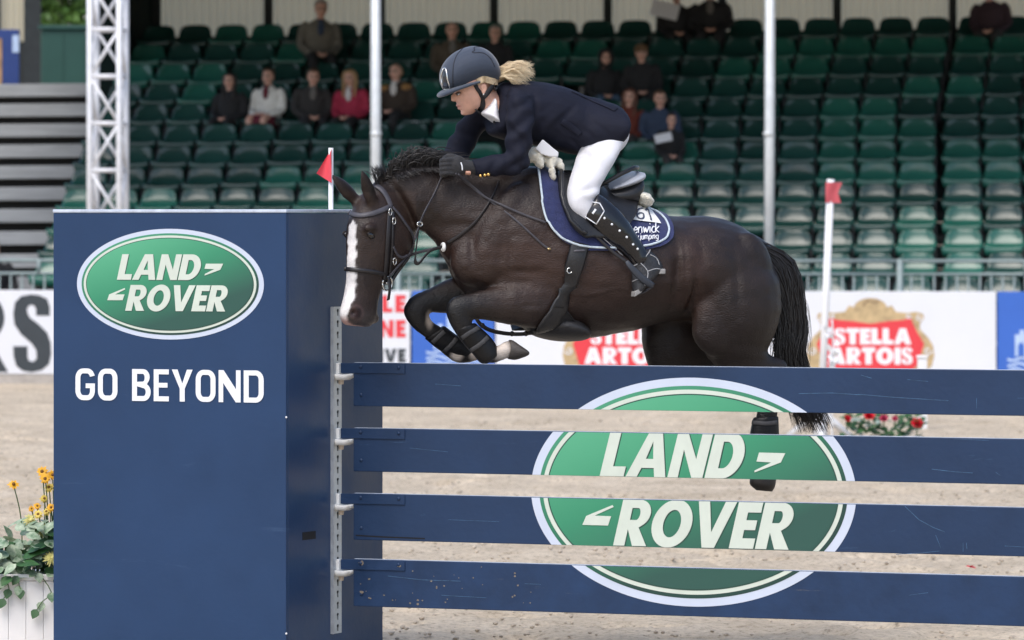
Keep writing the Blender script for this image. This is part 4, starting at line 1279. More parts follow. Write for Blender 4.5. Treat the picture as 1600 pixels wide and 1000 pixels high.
    for _ in range(620):
        u = r5.random()
        x0 = 598 + 120 * u; y0 = np.interp(x0, [598, 640, 690, 740], [280, 263, 262, 266]) + 3
        h = np.interp(x0, [598, 615, 645, 680, 720], [8, 36, 30, 26, 14]) * r5.uniform(.6, 1.12)
        lean = r5.uniform(-2, 34); w = r5.uniform(-.035, .035); h *= r5.choice((.8, 1, 1, 1.15))
        if x0 < 618: lean = r5.uniform(-8, 22)
        pts = [HPt(x0, y0, w), HPt(x0 + lean * .15, y0 - h * .6, w * 1.3), HPt(x0 + lean * .6, y0 - h, w * 1.6), HPt(x0 + lean * 1.3, y0 - h * r5.uniform(.70, 1.02), w * 2)]
        strand(mb, pts, r5.uniform(.0014, .003))
    for _ in range(150):         # hair lying over the near side of the neck
        x0 = r5.uniform(612, 700); y0 = np.interp(x0, [598, 640, 690, 740], [280, 262, 260, 266])
        strand(mb, [HPt(x0, y0 - 4, .0), HPt(x0 + 6, y0 + 1, .05), HPt(x0 + r5.uniform(8, 22), y0 + r5.uniform(4, 12), .085)], r5.uniform(.0014, .0026))
    q = mb.build('mane', M_HAIR, t, True); q['kind'] = 'stuff'
    mb = MB()
    for _ in range(90):          # wisps between and behind the ears
        x0 = r5.uniform(586, 606)
        strand(mb, [DPt(x0, 284 + r5.uniform(-2, 4), r5.uniform(-.03, .03)), DPt(x0 + r5.uniform(-10, 0), 270 + r5.uniform(-6, 4), r5.uniform(-.03, .05)), DPt(x0 + r5.uniform(-22, 8), 262 + r5.uniform(-8, 8), r5.uniform(-.03, .05))], .0011)
    q = mb.build('forelock', M_HAIR, t, True); q['kind'] = 'stuff'
    return body
HORSE = make_horse()

# ------------------------------------------------------------------ tack
from mathutils.bvhtree import BVHTree
def bvh(o):
    return BVHTree.FromPolygons([tuple(v.co) for v in o.data.vertices], [tuple(p.vertices) for p in o.data.polygons])
BV = bvh(HORSE)
CAMP = Vector((0, 0, CAM_H))
def cast(px, py, off=0.0, tree=None, back=None):
    """point of the surface seen at that spot, lifted off it by `off`"""
    d = Vector(((px - 800) / FPX, 1, -(py - HZ) / FPX)).normalized()
    loc, nor, i, dist = (tree or BV).ray_cast(CAMP, d)
    if loc is None:
        return HPt(px, py, back if back is not None else 0.0), Vector((0, -1, 0))
    if nor.dot(d) > 0: nor = -nor
    return loc + nor * off, nor
def ribbon(mb, path, width, off=.006, tree=None, thick=.004, sub=5, back=None):
    """a strap lying on a surface along a drawn path; width in metres"""
    pts = [Vector((p[0], p[1])) for p in catmull([(*p, ) for p in path], sub)]
    rg = []
    w = width if hasattr(width, '__len__') else None
    for i, p in enumerate(pts):
        q, n = cast(p.x, p.y, off, tree, back)
        a = pts[max(i - 1, 0)]; b = pts[min(i + 1, len(pts) - 1)]
        A, _ = cast(a.x, a.y, off, tree, back); B, _ = cast(b.x, b.y, off, tree, back)
        t = (B - A); t = t.normalized() if t.length > 1e-6 else Vector((0, 0, 1))
        s = n.cross(t).normalized() * ((np.interp(i / (len(pts) - 1), np.linspace(0, 1, len(w)), w) if w else width) / 2)
        rg.append([q - s, q - s * .8 + n * thick, q + s * .8 + n * thick, q + s, q + s * .8 - n * thick, q - s * .8 - n * thick])
    mb.rings(rg)
def reflect(v):
    v = Vector(v); d = (v - HP).dot(HN); return v - HN * (2 * d)
def patch(mb, rows, nx, off, thick, tree=None, quilt=0.0, mirror=False, back=.02):
    """a sheet lying on the horse's side: rows of (y, x left, x right)"""
    rows = catmull([(float(a), float(b), float(c)) for a, b, c in rows], 3)
    top, bot = [], []
    for (y, x0, x1) in rows:
        r0, r1 = [], []
        for i in range(nx + 1):
            x = x0 + (x1 - x0) * i / nx
            p, n = cast(x, y, 0, tree, back)
            e = quilt * (math.sin((x + y) / 4.2) * math.sin((x - y) / 4.2))
            r0.append(p + n * off); r1.append(p + n * (off + thick + e))
        bot.append(r0); top.append(r1)
    if mirror:
        top = [[reflect(p) for p in r] for r in top]; bot = [[reflect(p) for p in r] for r in bot]
    n = nx + 1; m_ = len(rows)
    v = [p for r in top for p in r] + [p for r in bot for p in r]
    f = []
    k = n * m_
    for j in range(m_ - 1):
        for i in range(nx):
            a = j * n + i
            f.append((a, a + 1, a + n + 1, a + n)); f.append((k + a, k + a + n, k + a + n + 1, k + a + 1))
    for j in range(m_ - 1):
        for i in (0, nx):
            a = j * n + i; f.append((a, a + n, k + a + n, k + a))
    for i in range(nx):
        for j in (0, m_ - 1):
            a = j * n + i; f.append((a, a + 1, k + a + 1, k + a))
    mb.add(v, f)
    return top
M_LEATHER = mat('black_leather', (.012, .012, .014), .40, var=.25, vscale=18, bump=.15, bscale=120, spec=.5)
M_LEATHERG = mat('grey_leather', (.36, .38, .42), .38, var=.15, vscale=10, bump=.1, bscale=90)
M_STRAP = mat('strap_leather', (.016, .014, .016), .42, var=.3, vscale=30)
M_STRAPG = mat('strap_grey', (.060, .058, .070), .5, var=.3, vscale=30)
M_SILVER = mat('silver', (.70, .70, .68), .25, metal=.9, var=.1)
M_SHEEP = mat('sheepskin', (.66, .63, .54), .95, var=.22, vscale=30, bump=.9, bscale=70, sheen=.3)
M_PAD = mat('pad_navy', (.016, .024, .095), .85, var=.25, vscale=40, bump=.4, bscale=160, sheen=.2)
M_ROPE = mat('pad_rope', (.52, .60, .66), .7, var=.2, vscale=60)

pad_rows = [(259, 838, 846), (280, 841, 882), (300, 844, 922), (318, 848, 975), (326, 850, 1020), (338, 853, 1040), (352, 858, 1049), (366, 868, 1051), (377, 880, 1046), (386, 898, 1030), (392, 920, 1002)]
def make_pad():
    t = thing('saddle_pad', 'navy quilted saddle pad with pale rope edging and a number card', 'saddle pad', tuple(HPt(940, 360, .3)))
    mb = MB(); top = patch(mb, pad_rows, 40, .004, .010, quilt=.003); near = mb.build('near_side', M_PAD, t, True)
    mb = MB(); patch(mb, pad_rows, 40, .004, .010, mirror=True); mb.build('far_side', M_PAD, t, True)
    tr = bvh(near)
    rope = [(841, 262), (846, 300), (853, 335), (864, 358), (882, 374), (905, 383), (940, 387), (985, 386), (1018, 382), (1038, 374), (1045, 362), (1043, 350), (1035, 338), (1022, 329), (1008, 324)]
    mb = MB(); p2 = [cast(p[0], p[1], .004, tr)[0] for p in catmull(rope, 8)]
    mb.tube(p2, .0052, 8); mb.build('rope_edging', M_ROPE, t, True)
    # number card
    q = [(978, 343), (986, 321), (1013, 323), (1033, 351)]
    mb = MB()
    g = []
    for j in range(7):
        for i in range(9):
            a = i / 8; b_ = j / 6
            x = (q[1][0] * (1 - a) + q[2][0] * a) * (1 - b_) + (q[0][0] * (1 - a) + q[3][0] * a) * b_
            y = (q[1][1] * (1 - a) + q[2][1] * a) * (1 - b_) + (q[0][1] * (1 - a) + q[3][1] * a) * b_
            g.append(cast(x, y, .0075, tr)[0])
    mb.add(g, [(j * 9 + i, j * 9 + i + 1, (j + 1) * 9 + i + 1, (j + 1) * 9 + i) for j in range(6) for i in range(8)])
    card = mb.build('number_card', mat('card_white', (.80, .80, .78), .6), t, True)
    def drawn(par, name, path, w, m, off):
        mb = MB(); ribbon(mb, path, w, off, tr, .0008, 4); mb.build(name, m, par, True)
    M_INK = mat('card_ink', (.06, .07, .11), .6)
    drawn(card, 'digit', [(1003, 327.5), (998, 328.5), (994.5, 334), (995.5, 341), (1000.5, 343.5), (1004.5, 340.5), (1003.5, 336), (999, 335), (995.5, 337.5)], .0085, M_INK, .010)
    drawn(card, 'digit', [(1007.5, 331), (1010.5, 328.5), (1013.5, 337), (1016.5, 346.5)], .0095, M_INK, .010)
    drawn(card, 'digit', [(984, 330), (986, 336), (988, 343)], .009, M_INK, .010)
    # lettering, one part a letter, drawn in strokes on the cloth
    def lettering(items, x0, y0, sc, slope, w):
        for (strokes, adv) in items:
            mb = MB()
            for s in strokes:
                ribbon(mb, [(x0 + p[0] * sc, y0 - p[1] * sc + slope * (p[0] * sc)) for p in s], w, .0075, tr, .0008, 3)
            mb.build('letter', M_PRINTW, t, True)
            x0 += adv * sc; y0 += slope * adv * sc
    e_ = ([[(.05, .5), (.6, .55), (.55, .85), (.3, 1), (.05, .7), (.05, .3), (.3, 0), (.6, .15)]], .8)
    n_ = ([[(0, 0), (0, 1)], [(0, .75), (.25, 1), (.5, .8), (.5, 0)]], .75)
    w_ = ([[(0, 1), (.22, 0), (.42, .8), (.62, 0), (.85, 1)]], 1.05)
    i_ = ([[(0, 0), (0, 1)], [(0, 1.3), (0, 1.42)]], .28)
    c_ = ([[(.5, .85), (.28, 1), (.05, .7), (.05, .3), (.28, 0), (.5, .15)]], .68)
    k_ = ([[(0, 0), (0, 1.6)], [(.5, 1), (.05, .5), (.5, 0)]], .6)
    j_ = ([[(.2, 1), (.2, -.2), (0, -.4)], [(.2, 1.3), (.2, 1.42)]], .5)
    u_ = ([[(0, 1), (0, .25), (.25, 0), (.5, .2)], [(.5, 1), (.5, 0)]], .75)
    m_ = ([[(0, 0), (0, 1)], [(0, .75), (.2, 1), (.38, .8), (.38, 0)], [(.38, .75), (.6, 1), (.78, .8), (.78, 0)]], 1.02)
    p_ = ([[(0, -.5), (0, 1)], [(0, .8), (.3, 1), (.52, .7), (.52, .3), (.3, 0), (0, .2)]], .75)
    g_ = ([[(.5, .8), (.28, 1), (.02, .7), (.02, .3), (.28, 0), (.5, .2)], [(.5, 1), (.5, -.2), (.25, -.5), (.02, -.35)]], .7)
    lettering([e_, n_, w_, i_, c_, k_], 989, 365.5, 9.8, -.02, .0060)
    lettering([w_, j_, u_, m_, p_, i_, n_, g_], 992, 375.5, 6.3, -.03, .0040)
make_pad()

def make_saddle():
    t = thing('jumping_saddle', 'black leather jumping saddle with grey cantle under the rider', 'saddle', tuple(HPt(930, 320, .1)))
    mb = MB(); sweep(mb, [((860, 258), (862, 278), .055), ((872, 262), (874, 292), .085), ((895, 278), (895, 308), .115), ((925, 288), (925, 322), .155), ((958, 283), (955, 330), .185), ((982, 271), (978, 330), .180), ((994, 266), (988, 318), .150)], 22, 4)
    seat = mb.solid('seat', M_LEATHER, t, .010, 6)
    mb = MB(); sweep(mb, [((938, 291), (936, 300), .190), ((955, 282), (953, 298), .200), ((975, 272), (974, 293), .196), ((990, 267), (989, 286), .175), ((995, 268), (994, 277), .150)], 22, 4)
    mb.solid('cantle', M_LEATHERG, t, .009, 5)
    mb = MB(); mb.tube([HPt(930, 293, .175), HPt(950, 283, .19), HPt(972, 271, .185), HPt(990, 262.5, .16), HPt(995, 262, .10), HPt(996, 262, 0), HPt(995, 262, -.10), HPt(990, 263, -.16)], .010, 8); mb.build('cantle_piping', M_LEATHER, t, True)
    rows = [(288, 925, 986), (300, 926, 991), (315, 926, 993), (330, 928, 991), (345, 934, 987), (356, 944, 980), (364, 956, 970)]
    for mi in (False, True):
        mb = MB(); patch(mb, rows, 18, .035, .014, mirror=mi); mb.build('flap', M_LEATHER, t, True)
        mb = MB(); patch(mb, [(266, 866, 892), (285, 867, 905), (305, 869, 912), (325, 875, 918), (345, 884, 930), (362, 897, 942), (374, 912, 944)], 16, .028, .016, mirror=mi); fl = mb.build('flap', M_LEATHER, t, True)
        mb = MB()
        pth = [cast(p[0], p[1], .055)[0] for p in catmull([(868, 268), (869, 290), (872, 315), (882, 340), (896, 358), (912, 370)], 4)]
        if mi: pth = [reflect(p) for p in pth]
        mb.tube(pth, [.010] * len(pth), 8); mb.build('knee_roll', M_LEATHER, fl, True)
    mb = MB(); mb.ball(HPt(985, 303, .17), (.012, .006, .012), 10, 6, (HF, HN, UP)); mb.build('stud', M_SILVER, t, True)
    # stirrup leather and iron
    ir = MB()
    c0, c1 = HPt(981, 412, .335), HPt(1019, 446, .335)
    ir.tube(smooth_path([HPt(979, 408, .340), HPt(984, 415, .347), HPt(993, 425, .350), HPt(1006, 437, .352), HPt(1021, 447, .345)], 4), [.55, .65, .75, .8, .85, .9, .95, 1, 1.05, 1.1, 1.1, 1.1, 1.1, 1.1, 1.1, 1.0, .9], 8, flat=(.015, .004), up=HN.cross((HPt(1019, 446, .3) - HPt(981, 412, .3)).normalized()))
    iron = ir.build('stirrup_iron', mat('iron_grey', (.045, .050, .062), .5, metal=.3, var=.2), t, True)
    ir = MB(); ir.tube(smooth_path([HPt(1020, 447, .345), HPt(1006, 456, .31), HPt(993, 458, .27), HPt(986, 452, .24), HPt(975, 425, .23), HPt(962, 395, .26), HPt(944, 370, .30)], 4), .006, 8); ir.build('stirrup_far_arm', M_STRAPG, iron, True)
    mb = MB(); mb.tube(smooth_path([HPt(914, 352, .30), HPt(935, 372, .31), HPt(958, 394, .325), HPt(980, 410, .338)], 4), 1.0, 8, flat=(.008, .003), up=UP); mb.build('stirrup_leather', M_STRAP, t, True)
    # girth, widening into a stud guard under the belly
    g = MB(); ribbon(g, [(906, 380), (899, 410), (889, 442), (877, 470), (864, 495), (852, 512)], [.088, .085, .088, .094, .10, .11], .012, None, .006, 5)
    gi = g.build('girth', M_LEATHER, t, True)
    g2 = MB(); g2.add([reflect(v) for v in g.v], g.f); g2.build('girth', M_LEATHER, t, True)
    g = MB(); sweep(g, [((820, 497), (822, 517), .06), ((838, 486), (838, 526), .15), ((862, 484), (860, 532), .20), ((885, 490), (882, 534), .21), ((903, 505), (902, 533), .19), ((912, 518), (911, 530), .12)], 20, 4)
    g.solid('stud_guard', mat('guard_leather', (.020, .019, .020), .5, var=.25, vscale=14, bump=.2, bscale=80), gi, .010, 6)
    g = MB(); patch(g, [(478, 862, 884), (490, 852, 892), (502, 843, 901), (512, 838, 909), (520, 840, 912)], 18, .010, .010); g.build('stud_guard_side', MATS['guard_leather'], gi, True)
    mb = MB(); c, n = cast(891, 421, .021); mb.tube([c + (HF * math.cos(a) + UP * math.sin(a)) * .012 for a in np.linspace(0, 6.28, 17)], .0028, 6); mb.build('ring', M_SILVER, gi, True)
    mb = MB(); ribbon(mb, [(896, 393), (913, 392)], .010, .020, None, .002); mb.build('keeper', M_STRAPG, gi, True)
make_saddle()

def fluffy(name, label, blobs, voxel=.009):
    mb = MB()
    for (px, py, w, rx, ry, rz) in blobs:
        mb.ball(HPt(px, py, w), (rx, ry, rz), 12, 8, (HF, HN, UP))
    o = mb.solid(name, M_SHEEP, None, voxel, 3)
    V = verts_of(o).astype(float); N = normals_of(o).astype(float)
    px, py = project(V)
    V += N * (.007 * (vnoise(px / 3.2, py / 3.2, 3) - .4) + .004 * (vnoise(px / 1.5, py / 1.5, 4) - .5))[:, None]
    set_verts(o, V)
    return tag(o, label, 'sheepskin')
fluffy('sheepskin_tufts', 'cream sheepskin tufts hanging over the pommel by the rider elbow',
       [(828, 244, .10, .022, .05, .030), (838, 240, .11, .032, .05, .034), (842, 252, .13, .020, .035, .030), (846, 257, .14, .012, .025, .022), (860, 250, .12, .028, .05, .036), (862, 266, .15, .013, .025, .042), (866, 276, .155, .010, .018, .022), (874, 256, .13, .018, .03, .030), (879, 263, .14, .010, .02, .020)])
fluffy('sheepskin_roll', 'cream sheepskin roll behind the grey cantle',
       [(992, 306, .05, .03, .14, .030), (1000, 311, .06, .034, .15, .034), (1006, 314, .05, .022, .14, .032)])
mb = MB(); plate_mesh(mb, [(848, 217.5), (852, 221), (858, 226), (865, 232), (873, 238), (872, 246), (858, 245), (846, 241), (836, 233), (842, 225)], [], lambda x, y, h=0.0: HPt(x, y, .13 + h), .035); mb.f.append(tuple(range(10, 20)))
tag(mb.solid('half_pad_lining', mat('lining_white', (.74, .74, .76), .9, var=.06), None, .005, 3), 'white cloth corner of the half pad showing under the jacket hem', 'half pad')

def make_bridle():
    t = thing('bridle', 'black leather bridle with silver bit rings on the turned head', 'bridle', tuple(DPt(600, 400, .1)))
    def strap(name, path, w, m=M_STRAP, off=.004, thick=.004, par=None):
        mb = MB(); ribbon(mb, path, w, off, None, thick, 5); return mb.build(name, m, par or t, True)
    hp = strap('headpiece', [(588, 291), (596, 297), (604, 308), (610, 323)], .028, M_STRAPG)
    strap('browband', [(545, 331), (552, 335), (565, 337), (582, 334), (598, 328), (611, 322)], .024, M_STRAPG)
    ck = strap('cheekpiece', [(609, 324), (607, 355), (605, 385), (603, 412), (600, 438)], .028)
    strap('cheekpiece', [(614, 330), (613, 360), (612, 390), (609, 420), (605, 445)], .018)
    strap('noseband', [(537.5, 420), (548, 421), (565, 422.5), (585, 425), (603, 429)], .020)
    strap('throatlash', [(612, 324), (622, 335), (632, 349), (641, 362), (645, 372)], .014, M_STRAPG)
    strap('jaw_strap', [(645, 372), (645, 385), (640, 398), (628, 415), (616, 432), (608, 446)], .018)
    strap('curb_strap', [(613, 385), (620, 398), (628, 402), (636, 399)], .013, M_STRAPG)
    for (x, y, m) in ((607.5, 332, M_SILVER), (613, 346, M_SILVER), (614, 407, M_SILVER)):
        c, n = cast(x, y, .012); mb = MB(); mb.tube([c + DF * .010 * math.cos(a) + UP * .016 * math.sin(a) for a in np.linspace(0, 6.28, 13)], .0022, 6); mb.build('buckle', m, ck, True)
    c, n = cast(601, 441, .014)
    mb = MB(); mb.tube([c + (DF * math.cos(a) + UP * math.sin(a) + DN * .1 * math.sin(a)) * .031 for a in np.linspace(0, 6.28, 25)], .0042, 8); bit = mb.build('bit_ring', M_SILVER, t, True)
    mb = MB(); mb.tube(smooth_path([c + UP * .03 + DN * .01, c - UP * .02 + DN * .016, c - UP * .06 + DN * .01, c - UP * .075 - DF * .006], 4), 1.0, 8, flat=(.009, .003), up=DF); mb.build('strap_end', M_STRAP, bit, True)
    c2 = DPt(590, 441, -.075); mb = MB(); mb.tube([c2 + (DF * math.cos(a) + UP * math.sin(a)) * .031 for a in np.linspace(0, 6.28, 25)], .0042, 8); mb.build('bit_ring', M_SILVER, t, True)
    mb = MB(); mb.tube([c, c2], .008, 8); mb.build('bit_bar', M_SILVER, t, True)
    # reins
    def cord(name, pts, r, m, par, flat=True):
        p = smooth_path(pts, 6); mb = MB()
        if flat: mb.tube(p, 1.0, 8, flat=(r, r * .4), up=(HN * .4 + UP).normalized())
        else: mb.tube(p, r, 8)
        return mb.build(name, m, par, True)
    reins = thing('reins', 'thin dark leather reins running from the bit to the gloved hands', 'reins', tuple(HPt(660, 350, .1)))
    S = lambda x, y, off=.006: cast(x, y, off)[0]
    cord('near_rein', [S(603, 436), S(622, 414), S(640, 394), HPt(648, 374, .135), HPt(656, 350, .14), HPt(664, 330, .14), S(678, 303, .010), S(690, 276, .010), HPt(697, 262, .15)], .0075, M_STRAPG, reins)
    cord('far_rein', [DPt(592, 440, -.08), HPt(640, 390, -.10), HPt(660, 330, -.12), HPt(690, 262, -.13)], .007, M_STRAPG, reins)
    cord('rein_end', [HPt(712, 271, .17), S(730, 288, .006), S(755, 307, .006), S(785, 322, .006), S(820, 337, .006), S(852, 349, .014)], .0060, M_STRAPG, reins)
    ln = cord('rein_end', [HPt(716, 272, .17), S(738, 293, .012), S(770, 318, .006), S(800, 340, .006), S(830, 366, .006), S(846, 381, .006), S(857, 389, .007)], .0055, M_STRAPG, reins)
    mb = MB(); mb.ball(S(858, 389, .009), (.010, .005, .005), 10, 6, (HF, HN, UP)); mb.build('rein_buckle', mat('brass', (.55, .42, .22), .35, metal=.8), ln, True)
    # running martingale: neck strap, ring, stopper and loop
    m = thing('martingale', 'dark martingale straps with a white rubber stopper before the chest', 'martingale', tuple(HPt(690, 385, .1)))
    cord('neck_strap', [S(779, 284, .006), S(772, 302, .006), S(760, 325, .006), S(742, 348, .006), S(720, 367, .006), S(700, 379, .008)], .0085, M_STRAP, m)
    mb = MB(); cc = HPt(656, 350, .145); mb.tube([cc + (HF * math.cos(a) * .9 + UP * math.sin(a) * .6 + HN * math.cos(a) * .5) * .016 for a in np.linspace(0, 6.28, 17)], .0036, 8); mb.build('ring', M_SILVER, m, True)
    cord('fork', [HPt(655, 352, .145), HPt(652, 375, .14), HPt(649, 400, .135), HPt(650, 411, .13), HPt(656, 410, .13), HPt(664, 400, .12), HPt(674, 391, .11), HPt(690, 386, .10)], .0085, M_STRAP, m)
    cord('fork', [HPt(640, 399, -.02), HPt(655, 394, .03), HPt(672, 390, .08), HPt(690, 386, .10)], .007, M_STRAPG, m)
    mb = MB(); cc = HPt(692.5, 386, .105); mb.tube([cc + (UP * math.cos(a) + HN * math.sin(a)) * .014 for a in np.linspace(0, 6.28, 19)], .0085, 10); mb.build('stopper', M_WHITEP, m, True)
    bs = cord('belly_strap', [HPt(742, 494, .02), HPt(751, 507, .03), HPt(766, 516, .03), HPt(790, 521, .03), HPt(815, 522, .03), HPt(838, 519, .03)], .010, M_STRAP, m)
    for x in (754, 800, 822):
        y = float(np.interp(x, [742, 751, 766, 790, 815, 838], [494, 507, 516, 521, 522, 519]))
        mb = MB(); mb.ball(HPt(x, y, .035), (.012, .007, .013), 8, 6, (HF, HN, UP)); mb.build('keeper', M_STRAP, bs, True)
make_bridle()

def make_leg_boots():
    M_NEO = mat('neoprene_black', (.0055, .0055, .0065), .45, spec=.3, var=.3, vscale=20, bump=.2, bscale=90)
    M_WEB = mat('webbing_grey', (.045, .045, .048), .7, var=.3, vscale=60)
    def boot(label, secs, straps, par=None):
        t = thing('tendon_boot', label, 'leg boot', tuple(HPt(*secs[0][0], secs[0][3])), 'protective boots on the horse legs')
        mb = MB(); sweep(mb, secs, 18, 4); s = mb.solid('shell', M_NEO, t, .007, 4)
        tr = bvh(s)
        for st in straps:
            mb = MB(); ribbon(mb, st, .020, .003, tr, .002, 4, back=secs[0][3]); mb.build('strap', M_WEB, t, True)
    w = .16
    boot('black tendon boot on the near foreleg, in front of the other', [((708, 514), (742, 504), .040, w), ((722, 535), (756, 516), .038, w), ((738, 553), (768, 528), .040, w), ((750, 567), (776, 541), .044, w), ((760, 569), (777, 553), .040, w)],
         [[(722, 528), (735, 519), (748, 512)], [(735, 548), (750, 538), (762, 527)]])
    w = -.15
    boot('black tendon boot on the far foreleg, left of the other', [((663, 529), (694, 508), .038, w), ((684, 546), (712, 522), .038, w), ((703, 556), (730, 533), .041, w), ((722, 562), (738, 546), .038, w)],
         [[(676, 535), (684, 527), (694, 518)], [(694, 549), (704, 540), (713, 529)]])
    w = .145
    boot('black fetlock boot on the hind leg, seen between the planks', [((1177, 652), (1216, 650), .042, w), ((1173, 672), (1217, 672), .046, w), ((1170, 694), (1217, 694), .048, w), ((1172, 712), (1215, 712), .046, w)], [[(1176, 660), (1196, 662), (1214, 660)]])
make_leg_boots()

# ------------------------------------------------------------------ the rider
def make_rider():
    t = thing('person', 'rider in navy jacket and white breeches leaning forward over the horse neck', 'person', tuple(HPt(930, 290, 0)))
    M_SKIN = mat('skin', (.56, .30, .215), .5, var=.10, vscale=30, bump=.05, bscale=200, attr='coat')
    # head and neck: one surface
    b = MB()
    sweep(b, [((709, 108), (768, 100), .060), ((706, 124), (771, 116), .071), ((706.5, 136), (770, 128), .073), ((709, 146), (767, 138), .071), ((711, 154), (762, 148), .067), ((714.5, 162), (757, 156), .060), ((718, 169), (752, 165), .050), ((721.5, 175.5), (745, 172), .036), ((726, 180.5), (738, 178), .020)], 22, 4)
    sweep(b, [((738, 158), (770, 126), .050), ((748, 172), (776, 145), .053), ((764, 182), (786, 158), .056), ((778, 192), (800, 172), .060)], 20, 4)
    # nose, lips, chin, cheek, jaw, ear
    tilt = (HF - UP * .28).normalized(); tup = (UP + HF * .28).normalized()
    b.ball(HPt(709, 152.5, 0), (.013, .011, .020), 12, 8, (tilt, HN, tup))
    b.ball(HPt(708.2, 155.8, 0), (.011, .0125, .008), 12, 8, (tilt, HN, tup))
    b.ball(HPt(716, 164.5, 0), (.012, .020, .0055), 12, 8, (tilt, HN, tup))
    b.ball(HPt(718.5, 169.2, 0), (.011, .018, .006), 12, 8, (tilt, HN, tup))
    b.ball(HPt(724.5, 176, 0), (.014, .020, .012), 12, 8, (tilt, HN, tup))
    for k in (1, -1):
        b.ball(HPt(756.5, 137, k * .074), (.016, .008, .026), 12, 8, ((HF + UP * .2).normalized(), HN, UP))
        b.ball(HPt(755.8, 144.5, k * .074), (.010, .007, .011), 10, 8, (HF, HN, UP))
    body = b.solid('body', M_SKIN, t, .0042, 7)
    V = verts_of(body).astype(float); N = normals_of(body).astype(float); px, py = project(V)
    lat = (V - np.array(HP)) @ np.array(HN)
    def dent(c, r, depth):
        d = V - np.array(c)
        q = sum(((d @ np.array(Vector(a))) / rr) ** 2 for a, rr in zip((tilt, HN, tup), r))
        V[:] -= N * (depth * np.exp(-q * 2))[:, None]
    for k in (1, -1):
        dent(HPt(715, 147, k * .038), (.022, .03, .012), .010)       # eye socket
        dent(HPt(757, 138, k * .084), (.008, .02, .014), .005)       # ear hollow
    dent(HPt(714, 167, 0), (.02, .022, .0028), .005)                 # mouth line
    dent(HPt(713, 160.5, 0), (.016, .02, .005), .002)
    dent(HPt(721, 172.5, 0), (.016, .02, .006), .003)
    set_verts(body, V)
    c = np.tile(np.array([.66, .375, .275]), (len(V), 1))
    n1 = vnoise(px / 5, py / 5, 2)
    c *= (.93 + .14 * n1)[:, None]
    rosy = np.exp(-((px - 731) / 9) ** 2 - ((py - 160) / 8) ** 2)
    c = c * (1 - .14 * rosy)[:, None] + np.array([.62, .25, .19]) * (.14 * rosy)[:, None]
    lips = np.clip(1.3 - np.sqrt(((px - 715.8) / 4.6) ** 2 + ((py - 166.6) / 3.0) ** 2), 0, 1) * (py > 162.5)
    c = c * (1 - .7 * lips)[:, None] + np.array([.50, .16, .14]) * (.7 * lips)[:, None]
    set_color(body, c)
    # eyes with lashes and brows
    for k in (1, -1):
        p = HPt(715.5, 147.2, k * .040)
        mb = MB(); mb.ball(p - tilt * .001, (.0095, .011, .0052), 10, 8, (tilt, HN, tup)); e = mb.build('eye', mat('eye_white', (.55, .52, .50), .3), body, True)
        mb = MB(); mb.ball(p + tilt * .0065 + HN * k * .006, (.0038, .0052, .0048), 10, 8, (tilt, HN, tup)); mb.build('iris', mat('iris', (.03, .04, .05), .2), body, True)
        mb = MB(); mb.tube([p + tilt * .012 + tup * .004, p + tilt * .006 + tup * .0085 + HN * k * .010, p - tilt * .010 + tup * .004 + HN * k * .016], .0022, 6); mb.build('lashes', mat('lash', (.03, .02, .015), .7), body, True)
        q = HPt(714, 141.5, k * .040); mb = MB(); mb.tube([q + tilt * .016 - HN * k * .014, q + tilt * .012 + tup * .004, q - tilt * .012 + HN * k * .016], [.002, .003, .0015], 6); mb.build('eyebrow', mat('brow', (.25, .15, .07), .8), body, True)
    mb = MB(); mb.ball(HPt(755.5, 147.5, .085), .0045, 8, 6); mb.build('earring', M_SILVER, body, True)
    # helmet
    M_HELM = mat('helmet_navy', (.024, .036, .062), .72, var=.10, vscale=20, bump=.12, bscale=300, sheen=.35)
    b = MB()
    sweep(b, [((688.5, 114), (690, 134), .030), ((692, 103), (694, 139), .056), ((701, 90), (702, 142), .082), ((717, 78), (718, 139), .100), ((740, 71.5), (740, 132), .108), ((760, 78), (757, 130), .102), ((773, 93), (770, 130), .083), ((779.5, 112), (775, 129), .050)], 24, 5)
    dome = b.solid('helmet', M_HELM, t, .006, 5)
    tr = bvh(dome)
    b = MB()
    rows = []
    for (xt, yt, xb, yb, hw) in ((742, 126, 742, 131, .100), (722, 131, 723, 137.5, .104), (706, 136, 706, 144, .096), (694, 141, 694, 150, .074), (687, 145.5, 687.5, 152.5, .045), (684.6, 148.5, 685.2, 152, .020)):
        rows.append(((xt, yt), (xb, yb), hw))
    sweep(b, rows, 22, 4, p=3.0)
    pk = b.solid('helmet_peak', M_HELM, dome, .004, 5)
    # badge with silver rim, seams
    rim = [(693.5, 107.5), (696.5, 107), (698.5, 113), (700, 125), (703, 137.5), (694, 138.5), (691.5, 130), (690.3, 118), (693.5, 107.5)]
    mb = MB(); mb.tube([cast(x, y, .003, tr)[0] for x, y in catmull(rim, 4)], .0036, 6); mb.build('helmet_badge_rim', M_SILVER, dome, True)
    mb = MB(); ribbon(mb, [(695.5, 110), (695, 122), (696.5, 136)], [.012, .026, .036], .0015, tr, .001, 4); mb.build('helmet_badge', mat('badge_black', (.012, .014, .02), .25, coat=.5), dome, True)
    for pth in ([(724, 75), (714, 86), (709, 100), (707.5, 118), (708, 136)], [(741, 79.5), (738, 81), (741, 82.5), (755, 83), (766, 91), (773, 104)], [(742, 79), (741, 74), (750, 73.5)]):
        mb = MB(); mb.tube([cast(x, y, .0006, tr)[0] for x, y in catmull(pth, 5)], .0022, 6); mb.build('helmet_seam', mat('seam_black', (.010, .012, .02), .6), dome, True)
    # harness
    M_HARN = mat('harness_black', (.012, .012, .014), .7, var=.2)
    tb = bvh(body)
